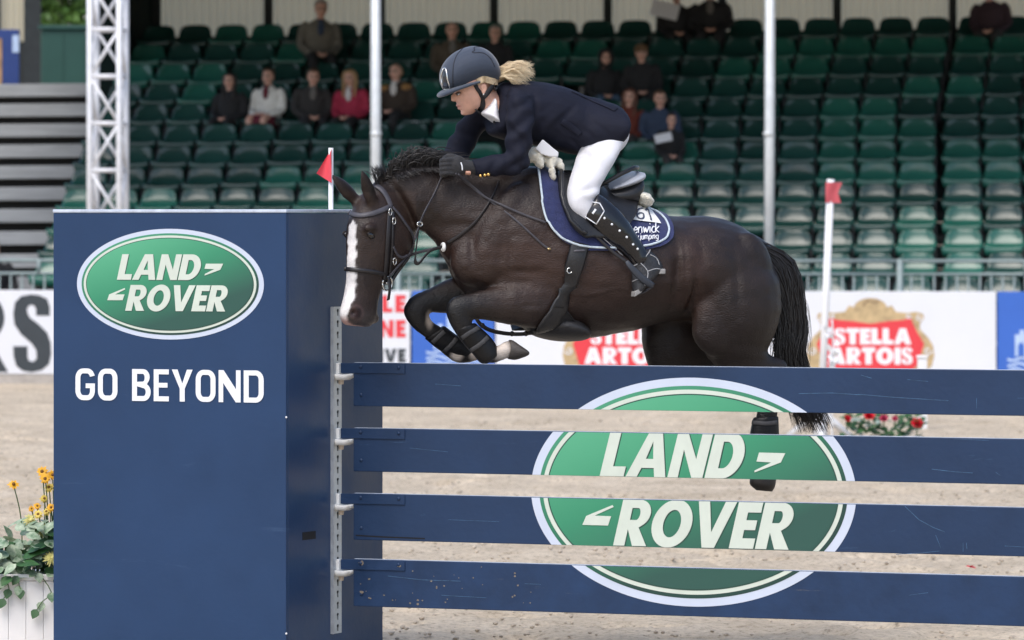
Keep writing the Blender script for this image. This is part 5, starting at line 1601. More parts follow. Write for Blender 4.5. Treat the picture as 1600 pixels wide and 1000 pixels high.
    mb = MB(); ribbon(mb, [(741, 129), (745, 138), (751, 147), (754, 157), (753, 166), (746, 175)], [.022, .018, .018, .022, .03, .034], .004, tb, .003, 5, back=.06); mb.build('harness', M_HARN, dome, True)
    mb = MB(); mb.tube(smooth_path([HPt(776, 124, .05), HPt(770, 134, .07), HPt(761, 146, .078), HPt(755, 152, .07)], 4), 1.0, 8, flat=(.012, .004), up=UP); mb.build('harness', M_HARN, dome, True)
    # hair
    M_BLOND = mat('blond_hair', (.60, .46, .29), .5, var=.35, vscale=60, spec=.4)
    M_BLOND2 = mat('blond_pale', (.88, .73, .50), .5, var=.3, vscale=60, spec=.4)
    r6 = random.Random(9)
    def strand(mb, pts, r):
        p = smooth_path(pts, 4); n = len(p); mb.tube(p, [r * (1 - .7 * (i / (n - 1)) ** 2) for i in range(n)], 4)
    mb = MB(); sweep(mb, [((750, 122), (751, 126), .062), ((758, 119), (758, 127), .066), ((770, 118), (768, 129), .056), ((780, 104), (776, 130), .045), ((787, 106), (785, 127), .036), ((794, 110), (793, 123), .022)], 18, 4)
    hair = mb.solid('hair', M_BLOND, t, .006, 4)
    for nm, mm, cnt in (('ponytail', M_BLOND, 330), ('ponytail_light', M_BLOND2, 900)):
        mb = MB()
        locks = [(r6.uniform(-.05, .07), r6.random(), r6.uniform(.60, 1.0), r6.uniform(0, 6.28)) for _ in range(60)]
        for _ in range(cnt):
            w, a, ln, ph = r6.choice(locks)
            w += r6.uniform(-.018, .018); a += r6.uniform(-.06, .06); ln *= r6.uniform(.80, 1.06); ph += r6.uniform(-.5, .5)
            y0 = 108 + 18 * a + r6.uniform(-2, 2)
            tx = 778 + 58 * ln; ty = 98 + 36 * a + 6 * math.sin(ph)
            dx = tx - 778; wob = 3.4
            strand(mb, [HPt(775, y0, w * .4), HPt(778 + dx * .22, 104 + 16 * a + wob * math.sin(ph), w), HPt(778 + dx * .48, 100 + 22 * a + wob * math.sin(ph + 1.6), w * 1.3), HPt(778 + dx * .75, 98 + 30 * a + wob * math.sin(ph + 3.1), w * 1.4), HPt(tx, ty + wob * math.sin(ph + 4.4), w * 1.4)], r6.uniform(.0005, .0011))
        if nm == 'ponytail':
            for _ in range(260):       # strands at the temple
                y0 = r6.uniform(120, 130)
                strand(mb, [HPt(744 + r6.uniform(0, 4), y0 + 3, .074), HPt(756, y0 - 1, .086), HPt(770, y0 + 2, .074), HPt(778, y0 + 3, .05)], .0012)
        q = mb.build(nm, mm, hair, True); q['kind'] = 'stuff'
    # jacket: trunk and sleeves, one surface
    M_JKT = mat('jacket_navy', (.0085, .0100, .021), .72, var=.22, vscale=9, bump=.3, bscale=240, spec=.22)
    b = MB()
    sweep(b, [((779, 134), (771, 190), .080), ((789, 128), (764, 201), .130), ((812, 126), (768, 212), .178), ((842, 128), (795, 221), .185), ((878, 135), (830, 227), .172), ((912, 148), (862, 234), .172), ((942, 157), (900, 242), .205), ((960, 164), (936, 243), .226), ((967, 174), (957, 230), .222)], 26, 4)
    sweep(b, [((798, 134), (838, 158), .060, .12), ((793, 155), (836, 172), .062, .165), ((792, 180), (834, 190), .060, .19), ((791, 205), (832, 212), .056, .20), ((790, 228), (829, 236), .053, .20), ((793, 245), (825, 258), .050, .20), ((800, 262), (812, 270), .030, .20)], 18, 4)
    sweep(b, [((806, 236), (820, 266), .046, .20), ((788, 238), (799, 273), .048, .195), ((768, 242), (776, 275), .045, .185), ((750, 247), (756, 276), .042, .17), ((737, 250), (741, 275), .039, .16)], 18, 4)
    sweep(b, [((745, 166), (790, 180), .055, -.12), ((730, 178), (768, 198), .055, -.17), ((716, 193), (752, 208), .052, -.19), ((704, 214), (742, 228), .050, -.19), ((694, 234), (733, 246), .046, -.17), ((688, 248), (720, 262), .042, -.14)], 18, 4)
    jk = b.solid('jacket', M_JKT, t, .0075, 5)
    V = verts_of(jk).astype(float); N = normals_of(jk).astype(float); px, py = project(V); lat = (V - np.array(HP)) @ np.array(HN)
    # creases: sleeve folds at the elbow and shoulder, hem flare, pocket flap, back vent
    fold = np.zeros(len(V))
    arm = np.exp(-((px - 812) / 24) ** 2) * (lat > .1) * (py > 150)
    fold += arm * (.0065 * np.sin((py + .6 * px) / 4.6 + 2 * vnoise(px / 22, py / 22, 1)) + .0055 * np.sin((py - .9 * px) / 6.5 + 3 * vnoise(px / 18, py / 18, 2)))
    fold += np.exp(-((px - 720) / 20) ** 2 - ((py - 215) / 30) ** 2) * (lat < 0) * .007 * np.sin((py - .3 * px) / 4.2)
    fold += (lat > .05) * np.exp(-((px - 860) / 45) ** 2 - ((py - 190) / 35) ** 2) * .010 * (vnoise((px + py) / 14, (px - py) / 40, 4) - .5) * 2
    fold += np.exp(-((px - 770) / 25) ** 2 - ((py - 262) / 15) ** 2) * (lat > .1) * .005 * np.sin(px / 3.9 + py / 8 + 2 * vnoise(px / 9, py / 9, 8))
    fold += (lat > -.05) * np.exp(-((px - 905) / 50) ** 2 - ((py - 215) / 22) ** 2) * .010 * (vnoise((px - 1.2 * py) / 10, (px + py) / 60, 6) - .5) * 2
    fold += .006 * (vnoise(px / 17, py / 17, 21) - .5)
    V += N * fold[:, None]
    def jd(c, r, depth, ax):
        d = V - np.array(c); q = sum(((d @ np.array(Vector(a))) / rr) ** 2 for a, rr in zip(ax, r))
        V[:] -= N * (depth * np.exp(-q * 2))[:, None]
    jd(HPt(838, 175, .19), (.02, .06, .13), .012, (HF, HN, UP))
    set_verts(jk, V)
    tj = bvh(jk)
    def jr(name, pth, w, m, off=.003, th=.002, par=None):
        mb = MB(); ribbon(mb, pth, w, off, tj, th, 5, back=.1); return mb.build(name, m, par or jk, True)
    M_VELV = mat('collar_black', (.008, .008, .011), .9, sheen=.3)
    mb = MB(); ribbon(mb, [(773, 137), (772.5, 150), (774, 163), (776, 178), (774, 192)], [.022, .026, .030, .030, .012], .006, tj, .004, 5, back=.07); mb.build('collar', M_VELV, jk, True)
    mb = MB(); b0 = MB(); sweep(mb, [((769, 152), (773, 160), .050, .02), ((759, 169), (776, 172), .066, .03), ((753, 177), (778, 182), .072, .04), ((765, 185), (778, 190), .070, .05), ((775, 192), (779, 195), .05, .05)], 16, 4); mb.solid('stock', mat('stock_white', (.74, .73, .75), .8, var=.08, vscale=40, bump=.3, bscale=120), t, .005, 3)
    jr('lapel_pin', [(773.5, 175.5), (778, 174), (781, 173.5)], .011, M_PRINTW, .010, .003)
    jr('pocket_flap', [(878, 190), (890, 197), (900, 204), (906, 210)], .030, M_JKT, .003, .003)
    jr('back_vent', [(893, 143), (912, 151), (930, 158), (950, 166), (963, 172)], [.01, .03, .04, .045, .04], M_JKT, .002, .002)
    for x, y in ((751, 273.5), (757.5, 272.5), (763, 271.5)):
        c_, n_ = cast(x, y, .004, tj, .2); mb = MB(); mb.ball(c_, .0085, 10, 8); mb.build('cuff_button', mat('brass_button', (.75, .48, .16), .25, metal=.9), jk, True)
    # gloves: palms and five curled fingers, closed on the reins
    M_GLV = mat('glove_black', (.012, .012, .015), .7, var=.3, vscale=40, bump=.4, bscale=200, sheen=.15)
    for (dx, dy, w0, sgn) in ((0, 0, .155, 1), (-10, -4, -.135, -1)):
        b = MB()
        b.ball(HPt(716 + dx, 259 + dy, w0), (.042, .024, .046), 14, 10, (HF, HN, UP))
        sweep(b, [((740 + dx, 251 + dy), (742 + dx, 274 + dy), .032, w0), ((730 + dx, 250 + dy), (731 + dx, 272 + dy), .030, w0), ((720 + dx, 248 + dy), (721 + dx, 272 + dy), .026, w0)], 14, 3)
        for k in range(4):
            y = 249.5 + 7.0 * k + dy
            L = (1.0, 1.12, 1.05, .85)[k]
            b.tube(smooth_path([HPt(712 + dx, y + 1, w0), HPt(700 + dx - 2 * L, y, w0 + sgn * .006), HPt(692 + dx - 2.5 * L, y + 1.5, w0 - sgn * .010), HPt(692 + dx, y + 3, w0 - sgn * .032), HPt(699 + dx, y + 3, w0 - sgn * .042)], 3), [.0105] * 13, 10)
        b.tube(smooth_path([HPt(722 + dx, 252 + dy, w0 - sgn * .01), HPt(710 + dx, 244.5 + dy, w0 - sgn * .014), HPt(699 + dx, 244 + dy, w0 - sgn * .018), HPt(693 + dx, 248 + dy, w0 - sgn * .022)], 3), [.012, .012, .0115, .0115, .011, .011, .0105, .0105, .010, .009], 10)
        g = b.solid('glove', M_GLV, t, .0045, 2)
        if sgn > 0:
            tg = bvh(g)
            mb = MB(); ribbon(mb, [(720, 254), (722, 260), (722.5, 266)], .006, .002, tg, .0015, 4, back=w0); mb.build('glove_tab', M_PRINTW, g, True)
    mb = MB(); sweep(mb, [((726, 266), (727, 273), .02, .165), ((734, 266), (735, 274), .022, .165)], 12, 3); mb.solid('wrist', mat('skin_plain', (.52, .28, .20), .5, var=.1), t, .004, 2)
    # breeches
    M_BRCH = mat('breeches_white', (.70, .70, .74), .8, var=.05, vscale=12, bump=.25, bscale=220, sheen=.15)
    b = MB()
    b.ball(HPt(938, 208, 0), (.13, .185, .115), 18, 12, (HF, HN, UP))
    for k in (1, -1):
        sweep(b, [((915, 200), (968, 178), .085, k * .075), ((908, 225), (976, 188), .092, k * .09), ((902, 246), (975, 216), .094, k * .13), ((896, 264), (964, 244), .088, k * .18), ((889, 286), (948, 272), .078, k * .215), ((885.5, 307), (936, 296), .068, k * .24), ((888, 325), (930, 313), .060, k * .25), ((898, 338), (930, 322), .052, k * .255), ((912, 350), (934, 332), .044, k * .26)], 20, 4)
    br = b.solid('breeches', M_BRCH, t, .008, 6)
    V = verts_of(br).astype(float); N = normals_of(br).astype(float); px, py = project(V); lat = (V - np.array(HP)) @ np.array(HN)
    f = .007 * np.sin((py * 1.0 + px * .55) / 3.8 + 3 * vnoise(px / 14, py / 14, 3)) * np.exp(-((px - 925) / 20) ** 2 - ((py - 300) / 16) ** 2)
    f += .006 * np.sin((py - px * .7) / 5.5 + 2 * vnoise(px / 12, py / 12, 5)) * np.exp(-((px - 925) / 25) ** 2 - ((py - 245) / 15) ** 2)
    V += N * (f * (lat > .05))[:, None]; set_verts(br, V)
    # tall boots
    M_BOOT = mat('riding_boot', (.007, .007, .009), .16, var=.2, vscale=14, bump=.08, bscale=60, coat=.3, rvar=.06)
    M_FOOT = mat('boot_foot', (.022, .022, .025), .45, var=.6, vscale=30, bump=.4, bscale=90)
    for k in (1, -1):
        b = MB()
        sweep(b, [((908, 341), (932, 301), .054, k * .264), ((918, 353), (945, 309), .064, k * .274), ((934, 369), (963, 323), .066, k * .282), ((952, 384), (980, 343), .060, k * .286), ((969, 396), (993, 364), .050, k * .288), ((980, 406), (1006, 384), .044, k * .290), ((986, 414), (1014, 396), .043, k * .293), ((990, 421), (1016, 408), .034, k * .294)], 20, 4)
        bt = b.solid('riding_boot', M_BOOT, t, .006, 3)
        b = MB()
        sweep(b, [((983, 404), (1012, 388), .040, k * .288), ((984, 414), (1026, 400), .042, k * .29), ((985, 428), (1036, 418), .043, k * .296), ((987, 442), (1024, 434), .044, k * .302), ((989, 456), (1008, 450), .038, k * .306), ((993, 461), (1000, 459), .025, k * .308)], 18, 4)
        ft = b.solid('boot_foot', M_FOOT, bt, .006, 2)
        if k > 0:
            tk = bvh(bt); tf = bvh(ft)
            pipe = [(914, 338), (926, 316), (937, 318), (944, 330), (932, 350), (914, 338)]
            mb = MB(); mb.tube([cast(x, y, .002, tk, .3)[0] for a_, b_ in zip(pipe[:-1], pipe[1:]) for x, y in [(a_[0] + (b_[0] - a_[0]) * q / 4, a_[1] + (b_[1] - a_[1]) * q / 4) for q in range(5)]], .0026, 6); mb.build('piping', M_PRINTW, bt, True)
            mb = MB(); mb.tube([cast(x, y, .002, tk, .3)[0] for x, y in catmull([(913, 342), (930, 360), (950, 378), (966, 392), (976, 401)], 6)], .0022, 6); mb.build('seam', mat('piping_grey', (.42, .42, .44), .5), bt, True)
            mb = MB(); ribbon(mb, [(926, 334), (929, 330), (931, 327)], .010, .003, tk, .001, 3, back=.3); mb.build('crest', M_PRINTW, bt, True)
            for (x, y) in ((944.5, 341), (956, 350.5), (968, 360.5), (979, 370.5), (989, 382), (996, 389)):
                c_, n_ = cast(x, y, .002, tk, .3); mb = MB(); mb.ball(c_, .0058, 8, 6); mb.build('stud', M_PRINTW, bt, True)
            for pth in ([(985, 418), (1000, 410), (1012, 397), (1016, 390)], [(1000, 410), (1012, 424), (1010, 440)], [(1016, 398), (1026, 404), (1030, 414)], [(988, 440), (1000, 436), (1008, 446)], [(1012, 424), (1024, 420), (1033, 421)]):
                mb = MB(); mb.tube([cast(x, y, .001, tf, .3)[0] for x, y in catmull(pth, 4)], .0024, 6); mb.build('foot_seam', mat('seam_grey', (.36, .36, .37), .6), ft, True)
            mb = MB(); mb.cbox((-.018, -.03, -.012), (.018, .03, .012), .004, lambda a, b_, z: HPt(1031, 424, .296) + HF * a + HN * b_ + UP * z); mb.build('heel', mat('heel_grey', (.30, .29, .28), .7, var=.3, vscale=40), ft)
            mb = MB(); mb.cbox((-.022, -.034, -.012), (.022, .034, .012), .004, lambda a, b_, z: HPt(994, 456, .306) + (HF * .8 - UP * .5) * a + HN * b_ + UP * z); mb.build('sole', mat('heel_grey', (.3, .29, .28), .7), ft)
make_rider()

# ------------------------------------------------------------------ spectators
def spectator_meshes():
    """seated figure at the origin, facing -Y: seat at z = 0"""
    out = {}
    def limb(b, pts, rad, n=12): b.tube(smooth_path(pts, 4), [float(q) for q in np.interp(np.linspace(0, 1, (len(pts) - 1) * 4 + 1), np.linspace(0, 1, len(rad)), rad)], n)
    def rings(b, secs, n=18):
        rg = []
        for r in catmull(secs, 4):
            cx, cy, cz, hx, hy = r
            rg.append([Vector((cx + hx * math.cos(2 * math.pi * j / n), cy + hy * math.sin(2 * math.pi * j / n), cz)) for j in range(n)])
        b.rings(rg)
    def hide(o):
        col.objects.unlink(o); return o.data
    def arms(b, k, g):
        for s in (-1, 1):
            limb(b, [(s * .15, .02, .50), (s * .205, .01, .45), (s * .235, -.01, .32), (s * .235, -.06, .22), (s * .17, -.20, .17), (s * .07, -.29, .155)], [.055 * k, .062 * k, .052 * k, .050 * k, .044 * k, .034 * k])
    # body
    b = MB()
    rings(b, [(0, .03, .0, .15, .11), (0, .03, .15, .145, .10), (0, .02, .35, .155, .10), (0, .01, .47, .165, .09), (0, .0, .53, .09, .06), (0, -.01, .58, .050, .052), (0, -.015, .64, .050, .055)])
    rings(b, [(0, -.03, .615, .030, .035), (0, -.025, .64, .056, .065), (0, -.018, .68, .070, .085), (0, -.012, .73, .075, .094), (0, -.008, .77, .070, .088), (0, 0, .805, .045, .055), (0, 0, .818, .015, .02)])
    b.ball((0, -.112, .695), (.014, .020, .024)); b.ball((0, -.096, .655), (.030, .012, .008)); b.ball((0, -.085, .628), (.026, .020, .014))
    for s in (-1, 1):
        b.ball((s * .076, .0, .70), (.010, .020, .030)); b.ball((s * .045, -.070, .685), (.025, .022, .02))
    arms(b, .78, 0)
    for s in (-1, 1):      # hands with fingers, folded in the lap
        b.ball((s * .045, -.31, .150), (.036, .046, .020))
        for q in range(4):
            b.tube([(s * (.050 - .014 * q), -.335, .155), (s * (.030 - .014 * q), -.372, .150), (s * (.016 - .012 * q), -.378, .128)], [.010, .0095, .008], 8)
        b.tube([(s * .06, -.30, .165), (s * .035, -.335, .178), (s * .015, -.355, .172)], [.011, .010, .008], 8)
        limb(b, [(s * .08, .02, .08), (s * .10, -.2, .10), (s * .115, -.42, .09), (s * .115, -.43, -.05), (s * .11, -.39, -.36)], [.075, .068, .052, .048, .032])
        b.ball((s * .115, -.46, -.385), (.042, .11, .034))
    o = b.solid('spectator_body', None, None, .0105, 3)
    V = verts_of(o); c = np.tile(np.array([.60, .345, .26]), (len(V), 1))
    for s in (-1, 1):
        d = ((V[:, 0] - s * .031) / .015) ** 2 + ((V[:, 2] - .712) / .009) ** 2
        m_ = (d < 1.4) & (V[:, 1] < -.06); c[m_] = (.05, .03, .025)
        d = ((V[:, 0] - s * .031) / .022) ** 2 + ((V[:, 2] - .735) / .006) ** 2
        m_ = (d < 1.4) & (V[:, 1] < -.06); c[m_] = (.14, .08, .05)
    m_ = ((V[:, 0] / .026) ** 2 + ((V[:, 2] - .655) / .008) ** 2 < 1.2) & (V[:, 1] < -.06); c[m_] = (.36, .12, .10)
    m_ = V[:, 2] < -.33; c[m_] = (.02, .018, .016)
    set_color(o, c); out['body'] = hide(o)
    # jacket
    b = MB()
    rings(b, [(0, .02, .02, .195, .145), (0, .02, .15, .185, .14), (0, .015, .33, .195, .135), (0, .01, .44, .20, .12), (0, .01, .52, .145, .09), (0, .005, .565, .075, .070), (0, .005, .585, .066, .066)])
    arms(b, 1.12, 0)
    o = b.solid('spectator_jacket', None, None, .015, 4)
    V = verts_of(o).astype(float); N = normals_of(o).astype(float)
    V += N * (.012 * (vnoise(V[:, 0] / .05 + 9, V[:, 2] / .05 + 3 + V[:, 1] * 8, 2) - .5))[:, None]; set_verts(o, V)
    out['jacket'] = hide(o)
    # trousers
    b = MB()
    b.ball((0, .02, .07), (.19, .15, .10), 16, 10)
    for s in (-1, 1): limb(b, [(s * .085, .02, .085), (s * .105, -.2, .105), (s * .12, -.43, .092), (s * .118, -.45, -.06), (s * .112, -.41, -.34)], [.092, .085, .068, .062, .055])
    o = b.solid('spectator_trousers', None, None, .017, 4); out['trousers'] = hide(o)
    b = MB()
    rings(b, [(0, -.02, .18, .17, .15), (0, -.14, .15, .18, .24), (0, -.22, .06, .20, .24), (0, -.24, -.10, .20, .22), (0, -.24, -.16, .20, .20)])
    o = b.solid('spectator_skirt', None, None, .02, 4); out['skirt'] = hide(o)
    # shirt front
    b = MB(); b.ball((0, -.105, .47), (.050, .040, .10), 12, 8); b.ball((0, -.045, .565), (.055, .045, .025), 12, 8)
    o = b.solid('spectator_shirt', None, None, .010, 2); out['shirt'] = hide(o)
    # hair styles
    def style(name, f):
        b = MB(); f(b); o = b.solid('hair_' + name, None, None, .010, 3)
        V = verts_of(o).astype(float); N = normals_of(o).astype(float)
        V += N * (.012 * (vnoise(V[:, 0] / .014 + 4, V[:, 2] / .03 + V[:, 1] / .03, 3) - .5))[:, None]; set_verts(o, V); out[name] = hide(o)
    def cap(b): b.ball((0, .022, .755), (.087, .090, .085), 16, 10); b.ball((0, .045, .70), (.080, .062, .07), 14, 8)
    def short(b): cap(b); b.ball((0, -.055, .808), (.062, .05, .022), 12, 8)
    def long(b):
        cap(b); b.ball((0, -.05, .805), (.066, .055, .026), 12, 8)
        for s in (-1, 1):
            b.tube(smooth_path([(s * .055, -.03, .79), (s * .085, -.01, .72), (s * .092, -.02, .62), (s * .088, -.07, .52), (s * .085, -.10, .43)], 3), [.03, .034, .038, .036, .030, .03, .028, .026, .024, .022, .020, .016, .010], 10)
    def hood(b):
        b.ball((0, .03, .745), (.112, .105, .115), 16, 10); b.ball((0, .04, .62), (.105, .09, .08), 14, 8)
        for s in (-1, 1): b.tube(smooth_path([(0, -.085, .835), (s * .07, -.075, .80), (s * .095, -.065, .72), (s * .075, -.07, .63), (0, -.09, .585)], 3), .026, 10)
    def knit(b): b.ball((0, .01, .765), (.095, .10, .08), 16, 10); b.tube([(.088 * math.cos(a), -.0 + .096 * math.sin(a), .752) for a in np.linspace(0, 6.28, 21)], .018, 8)
    def bald(b): b.ball((0, .055, .70), (.083, .055, .065), 14, 8); b.ball((0, .04, .745), (.080, .07, .05), 14, 8)
    for nm, f in (('short', short), ('long', long), ('hood', hood), ('knit', knit), ('bald', bald)): style(nm, f)
    b = MB()
    for s in (-1, 1): b.ball((s * .15, -.01, .49), (.085, .095, .055), 12, 8)
    b.ball((0, .06, .53), (.14, .06, .05), 12, 8)
    o = b.solid('yoke', None, None, .013, 4); out['yoke'] = hide(o)
    return out
def cloth(name, c, **k): return mat(name, c, .85, var=.2, vscale=14, bump=.3, bscale=120, **k)
def make_spectators():
    ME = spectator_meshes()
    SK = mat('spectator_skin', (.5, .28, .2), .55, var=.1, vscale=20, attr='coat')
    r7 = random.Random(4)
    H = {'dark': mat('hair_dark', (.018, .012, .010), .6, var=.3, vscale=40), 'brown': mat('hair_brown', (.075, .042, .022), .6, var=.3, vscale=40), 'fair': mat('hair_fair', (.34, .21, .10), .6, var=.3, vscale=40),
         'grey': mat('hair_grey', (.30, .27, .24), .7, var=.2, vscale=40), 'auburn': mat('hair_auburn', (.10, .035, .018), .6, var=.3, vscale=40), 'black': cloth('hood_black', (.010, .010, .011)), 'wool': cloth('wool_brown', (.13, .075, .035))}
    BLK = cloth('cloth_black', (.012, .012, .014)); CHAR = cloth('cloth_charcoal', (.030, .028, .028)); WHT = cloth('cloth_white', (.66, .65, .61)); RED = cloth('cloth_red', (.34, .020, .055)); BRN = cloth('cloth_brown', (.036, .024, .017))
    TAN = cloth('cloth_tan', (.30, .16, .055)); OLV = cloth('cloth_olive', (.075, .058, .040)); GRY = cloth('cloth_grey', (.13, .12, .10)); RUST = cloth('cloth_rust', (.12, .022, .012)); NVY = cloth('cloth_navy', (.028, .045, .085)); WINE = cloth('cloth_wine', (.11, .010, .022))
    JEAN = cloth('cloth_denim', (.05, .09, .15)); PLUM = cloth('cloth_plum', (.035, .018, .026)); SHW = cloth('shirt_white', (.60, .58, .56)); SHG = cloth('shirt_grey', (.14, .13, .12))
    P = [(360, 126, 7, 'long', 'dark', BLK, BLK, None, 'long dark hair and black coat, first of the five in a line', .96),
         (420, 119, 7, 'short', 'brown', WHT, WINE, WINE, 'white jacket and wine red skirt, hands in lap', .98),
         (486, 119, 7, 'short', 'brown', CHAR, BLK, SHG, 'charcoal jacket and short brown hair beside the white jacket', 1.04),
         (551, 121, 7, 'long', 'fair', RED, BLK, SHW, 'bright red jacket with long fair hair', 1.0),
         (621, 112, 7, 'bald', 'fair', BRN, BLK, SHW, 'dark brown coat with tan shoulders right of the grey pole', 1.06),
         (497, 13, 10, 'short', 'grey', GRY, BLK, NVY, 'grey coat sitting alone near the back wall', 1.0),
         (708, 47, 9, 'bald', 'grey', OLV, CHAR, SHG, 'olive brown coat just left of the rider helmet', 1.06),
         (771, 51, 9, 'short', 'grey', BLK, BLK, None, 'dark coat and grey hair above the rider helmet', 1.0),
         (945, 92, 8, 'hood', 'black', BLK, JEAN, None, 'black hood up, jeans, behind the rider back', .98),
         (1005, 82, 8, 'knit', 'wool', BLK, BLK, None, 'brown knit hat and black jacket', 1.02),
         (980, 151, 6, 'long', 'auburn', RUST, CHAR, None, 'rust red top and long auburn hair', .96),
         (1032, 158, 6, 'short', 'brown', NVY, CHAR, None, 'blue jacket sitting behind the child with a paper', 1.05),
         (1045, 187, 5, 'short', 'dark', BLK, CHAR, None, 'child in dark jacket holding a white paper', .86),
         (1057, -8, 11, 'short', 'dark', BLK, BLK, None, 'black coat in the top row holding a large white sheet', 1.05),
         (1112, -14, 11, 'short', 'dark', BLK, BLK, SHG, 'bulky black coat in the top row beside the white sheet', 1.15),
         (1551, -14, 11, 'short', 'brown', PLUM, CHAR, None, 'plum coat in the top row at far right', 1.1)]
    M_PAPER = mat('paper', (.60, .60, .62), .7, var=.05)
    for (px, hy, row, hs, hc, jk, tr, sh, text, wd) in P:
        t_ = row * DEEP - .20
        s = 0.0
        for _ in range(6):
            p = ST(s, t_, PAN0 + RISE * row); x, y = project(np.array(p)); s += (px - x) * p.y / FPX
        p = ST(s, t_, PAN0 + RISE * row)
        need = (float(project(np.array(p))[1]) - hy) * p.y / FPX
        k = max(.92, min(1.14, need / .715 * 1.08)) * (.88 if text.startswith('child') else 1); dz = need - k * .715
        p = p + UP * max(-.14, min(.10, dz))
        t = thing('person', 'spectator in %s' % text if not text.startswith('child') else text, 'person', tuple(p), 'spectators in the stand')
        M = Matrix.Translation(p) @ Matrix.Rotation(-SYAW + r7.uniform(-.35, .35), 4, 'Z') @ Matrix.Rotation(r7.uniform(-.02, .16), 4, 'X') @ Matrix.Rotation(r7.uniform(-.06, .06), 4, 'Y') @ Matrix.Diagonal((k * wd, k, k, 1))
        def part(nm, me, m):
            o = bpy.data.objects.new(nm, me); link(o, t, M)
            if len(me.materials) == 0: me.materials.append(None)
            o.material_slots[0].link = 'OBJECT'; o.material_slots[0].material = m
            return o
        part('body', ME['body'], SK); j = part('jacket', ME['jacket'], jk); part('skirt' if tr is WINE else 'trousers', ME['skirt' if tr is WINE else 'trousers'], tr)
        part('hat' if hs in ('knit', 'hood') else 'hair', ME[hs], H[hc])
        if sh: part('shirt', ME['shirt'], sh)
        if 'tan shoulders' in text: part('shoulder_yoke', ME['yoke'], TAN)
        if 'white' in text and ('paper' in text or 'holding' in text):
            big = 'large' in text
            q = p + SD * -.36 + UP * (.34 if not big else .44) + SU * (-.03 if not big else -.12)
            w, h = (.11, .075) if not big else (.19, .15)
            mb = MB(); mb.box((-w, -.004, -h / 1.3), (w, .004, h / 1.3)); o = mb.build('paper_sheet', M_PAPER, None, False, Matrix.Translation(q) @ Matrix.Rotation(-.3, 4, 'X') @ Matrix.Rotation(.25 if big else -.22, 4, 'Y'))
            tag(o, 'large white sheet held up in the top row' if big else 'white programme held by the child in the stand', 'paper')
    # carrier bags on the seats beside the man in brown
    for px, py, lab in ((587, 204, 'white carrier bag behind the left grey pole'), (646, 200, 'white bundle beside the spectator in the brown coat')):
        Y = 76.0; c = W(px, py, Y)
        b = MB(); b.ball(c, (.13, .08, .09), 12, 8); b.ball(c + Vector((.06, -.02, -.07)), (.08, .07, .07), 12, 8); b.ball(c + Vector((-.07, 0, -.09)), (.06, .06, .10), 12, 8); b.ball(c + Vector((.02, .0, .07)), (.07, .03, .03), 10, 8)
        o = b.solid('carrier_bag', mat('bag_white', (.55, .56, .58), .5, var=.15, vscale=20), None, .018, 2); tag(o, lab, 'bag')
    # somebody leaning at the barrier, mostly out of the picture
    p = ST(-6.35, -.35, .95); x, y = project(np.array(p))
    p = p + Vector(((-12 - float(x)) * p.y / FPX, 0, 0))
    t = thing('person', 'onlooker in a black jacket cut off by the left edge', 'person', tuple(p), 'spectators in the stand')
    M = Matrix.Translation(p) @ Matrix.Rotation(.4, 4, 'Z') @ Matrix.Diagonal((1.1, 1, 1.0, 1))
    for nm, m in (('body', SK), ('jacket', BLK), ('trousers', CHAR), ('short', H['dark'])):
        o = bpy.data.objects.new('hair' if nm == 'short' else nm, ME[nm]); link(o, t, M); o.material_slots[0].link = 'OBJECT'; o.material_slots[0].material = m
make_spectators()

# ------------------------------------------------------------------ flags
M_FLAG = mat('flag_red', (.72, .065, .085), .7, var=.08, vscale=12)
M_FLAG2 = mat('flag_red_faded', (.52, .09, .11), .7, var=.08, vscale=12)
def flag(label, Y, top, bot, r, pts, m, base=None, post=None):
    p0, p1 = W(*top, Y), W(*bot, Y)
    d = (p0 - p1) / (p0.z - p1.z)
    foot = p1 - d * p1.z
    t = thing('flag_post', label, 'flag', tuple(foot))
    mb = MB(); mb.tube([foot, foot * .5 + p0 * .5, p0], r, 12); mb.build('post', M_WHITE, t, True)
    mb = MB(); n = 8; rows = []
    g = []
    A, B, C_, D = pts       # hoist top, fly top, fly bottom, hoist bottom
    for j in range(7):
        for i in range(n + 1):
            a, b_ = i / n, j / 6
            x = (A[0] * (1 - a) + B[0] * a) * (1 - b_) + (D[0] * (1 - a) + C_[0] * a) * b_
            y = (A[1] * (1 - a) + B[1] * a) * (1 - b_) + (D[1] * (1 - a) + C_[1] * a) * b_
            if post == 'notch' : x -= 6 * a * (1 - abs(2 * b_ - 1))
            g.append(W(x, y, Y - r - .004 - .012 * math.sin(a * 5 + b_ * 2)))
    mb.add(g, [(j * (n + 1) + i, j * (n + 1) + i + 1, (j + 1) * (n + 1) + i + 1, (j + 1) * (n + 1) + i) for j in range(6) for i in range(n)])
    o = mb.build('flag', m, t, True)
    return t, foot
flag('white post with a red pennant above the blue wing', 26.75, (517, 231), (517, 600), .0115, [(518, 233), (517.5, 233), (494.5, 271), (518, 286)], M_FLAG)
t, ft = flag('leaning white post with a small faded red flag, right of the tail', 52.0, (1298, 280), (1285, 600), .034, [(1290, 285), (1316, 285), (1314, 317), (1290, 317)], M_FLAG2, post='notch')
for k in range(3):
    a = k * 2.1 + .5
    mb = MB(); mb.tube([ft + UP * .28, ft + Vector((math.cos(a) * .34, math.sin(a) * .34, .02))], [.035, .03], 8); mb.build('foot', M_WHITE, t, True)
mb = MB(); mb.tube([ft, ft + UP * .3], [.075, .05], 12); mb.build('socket', M_WHITE, t, True)

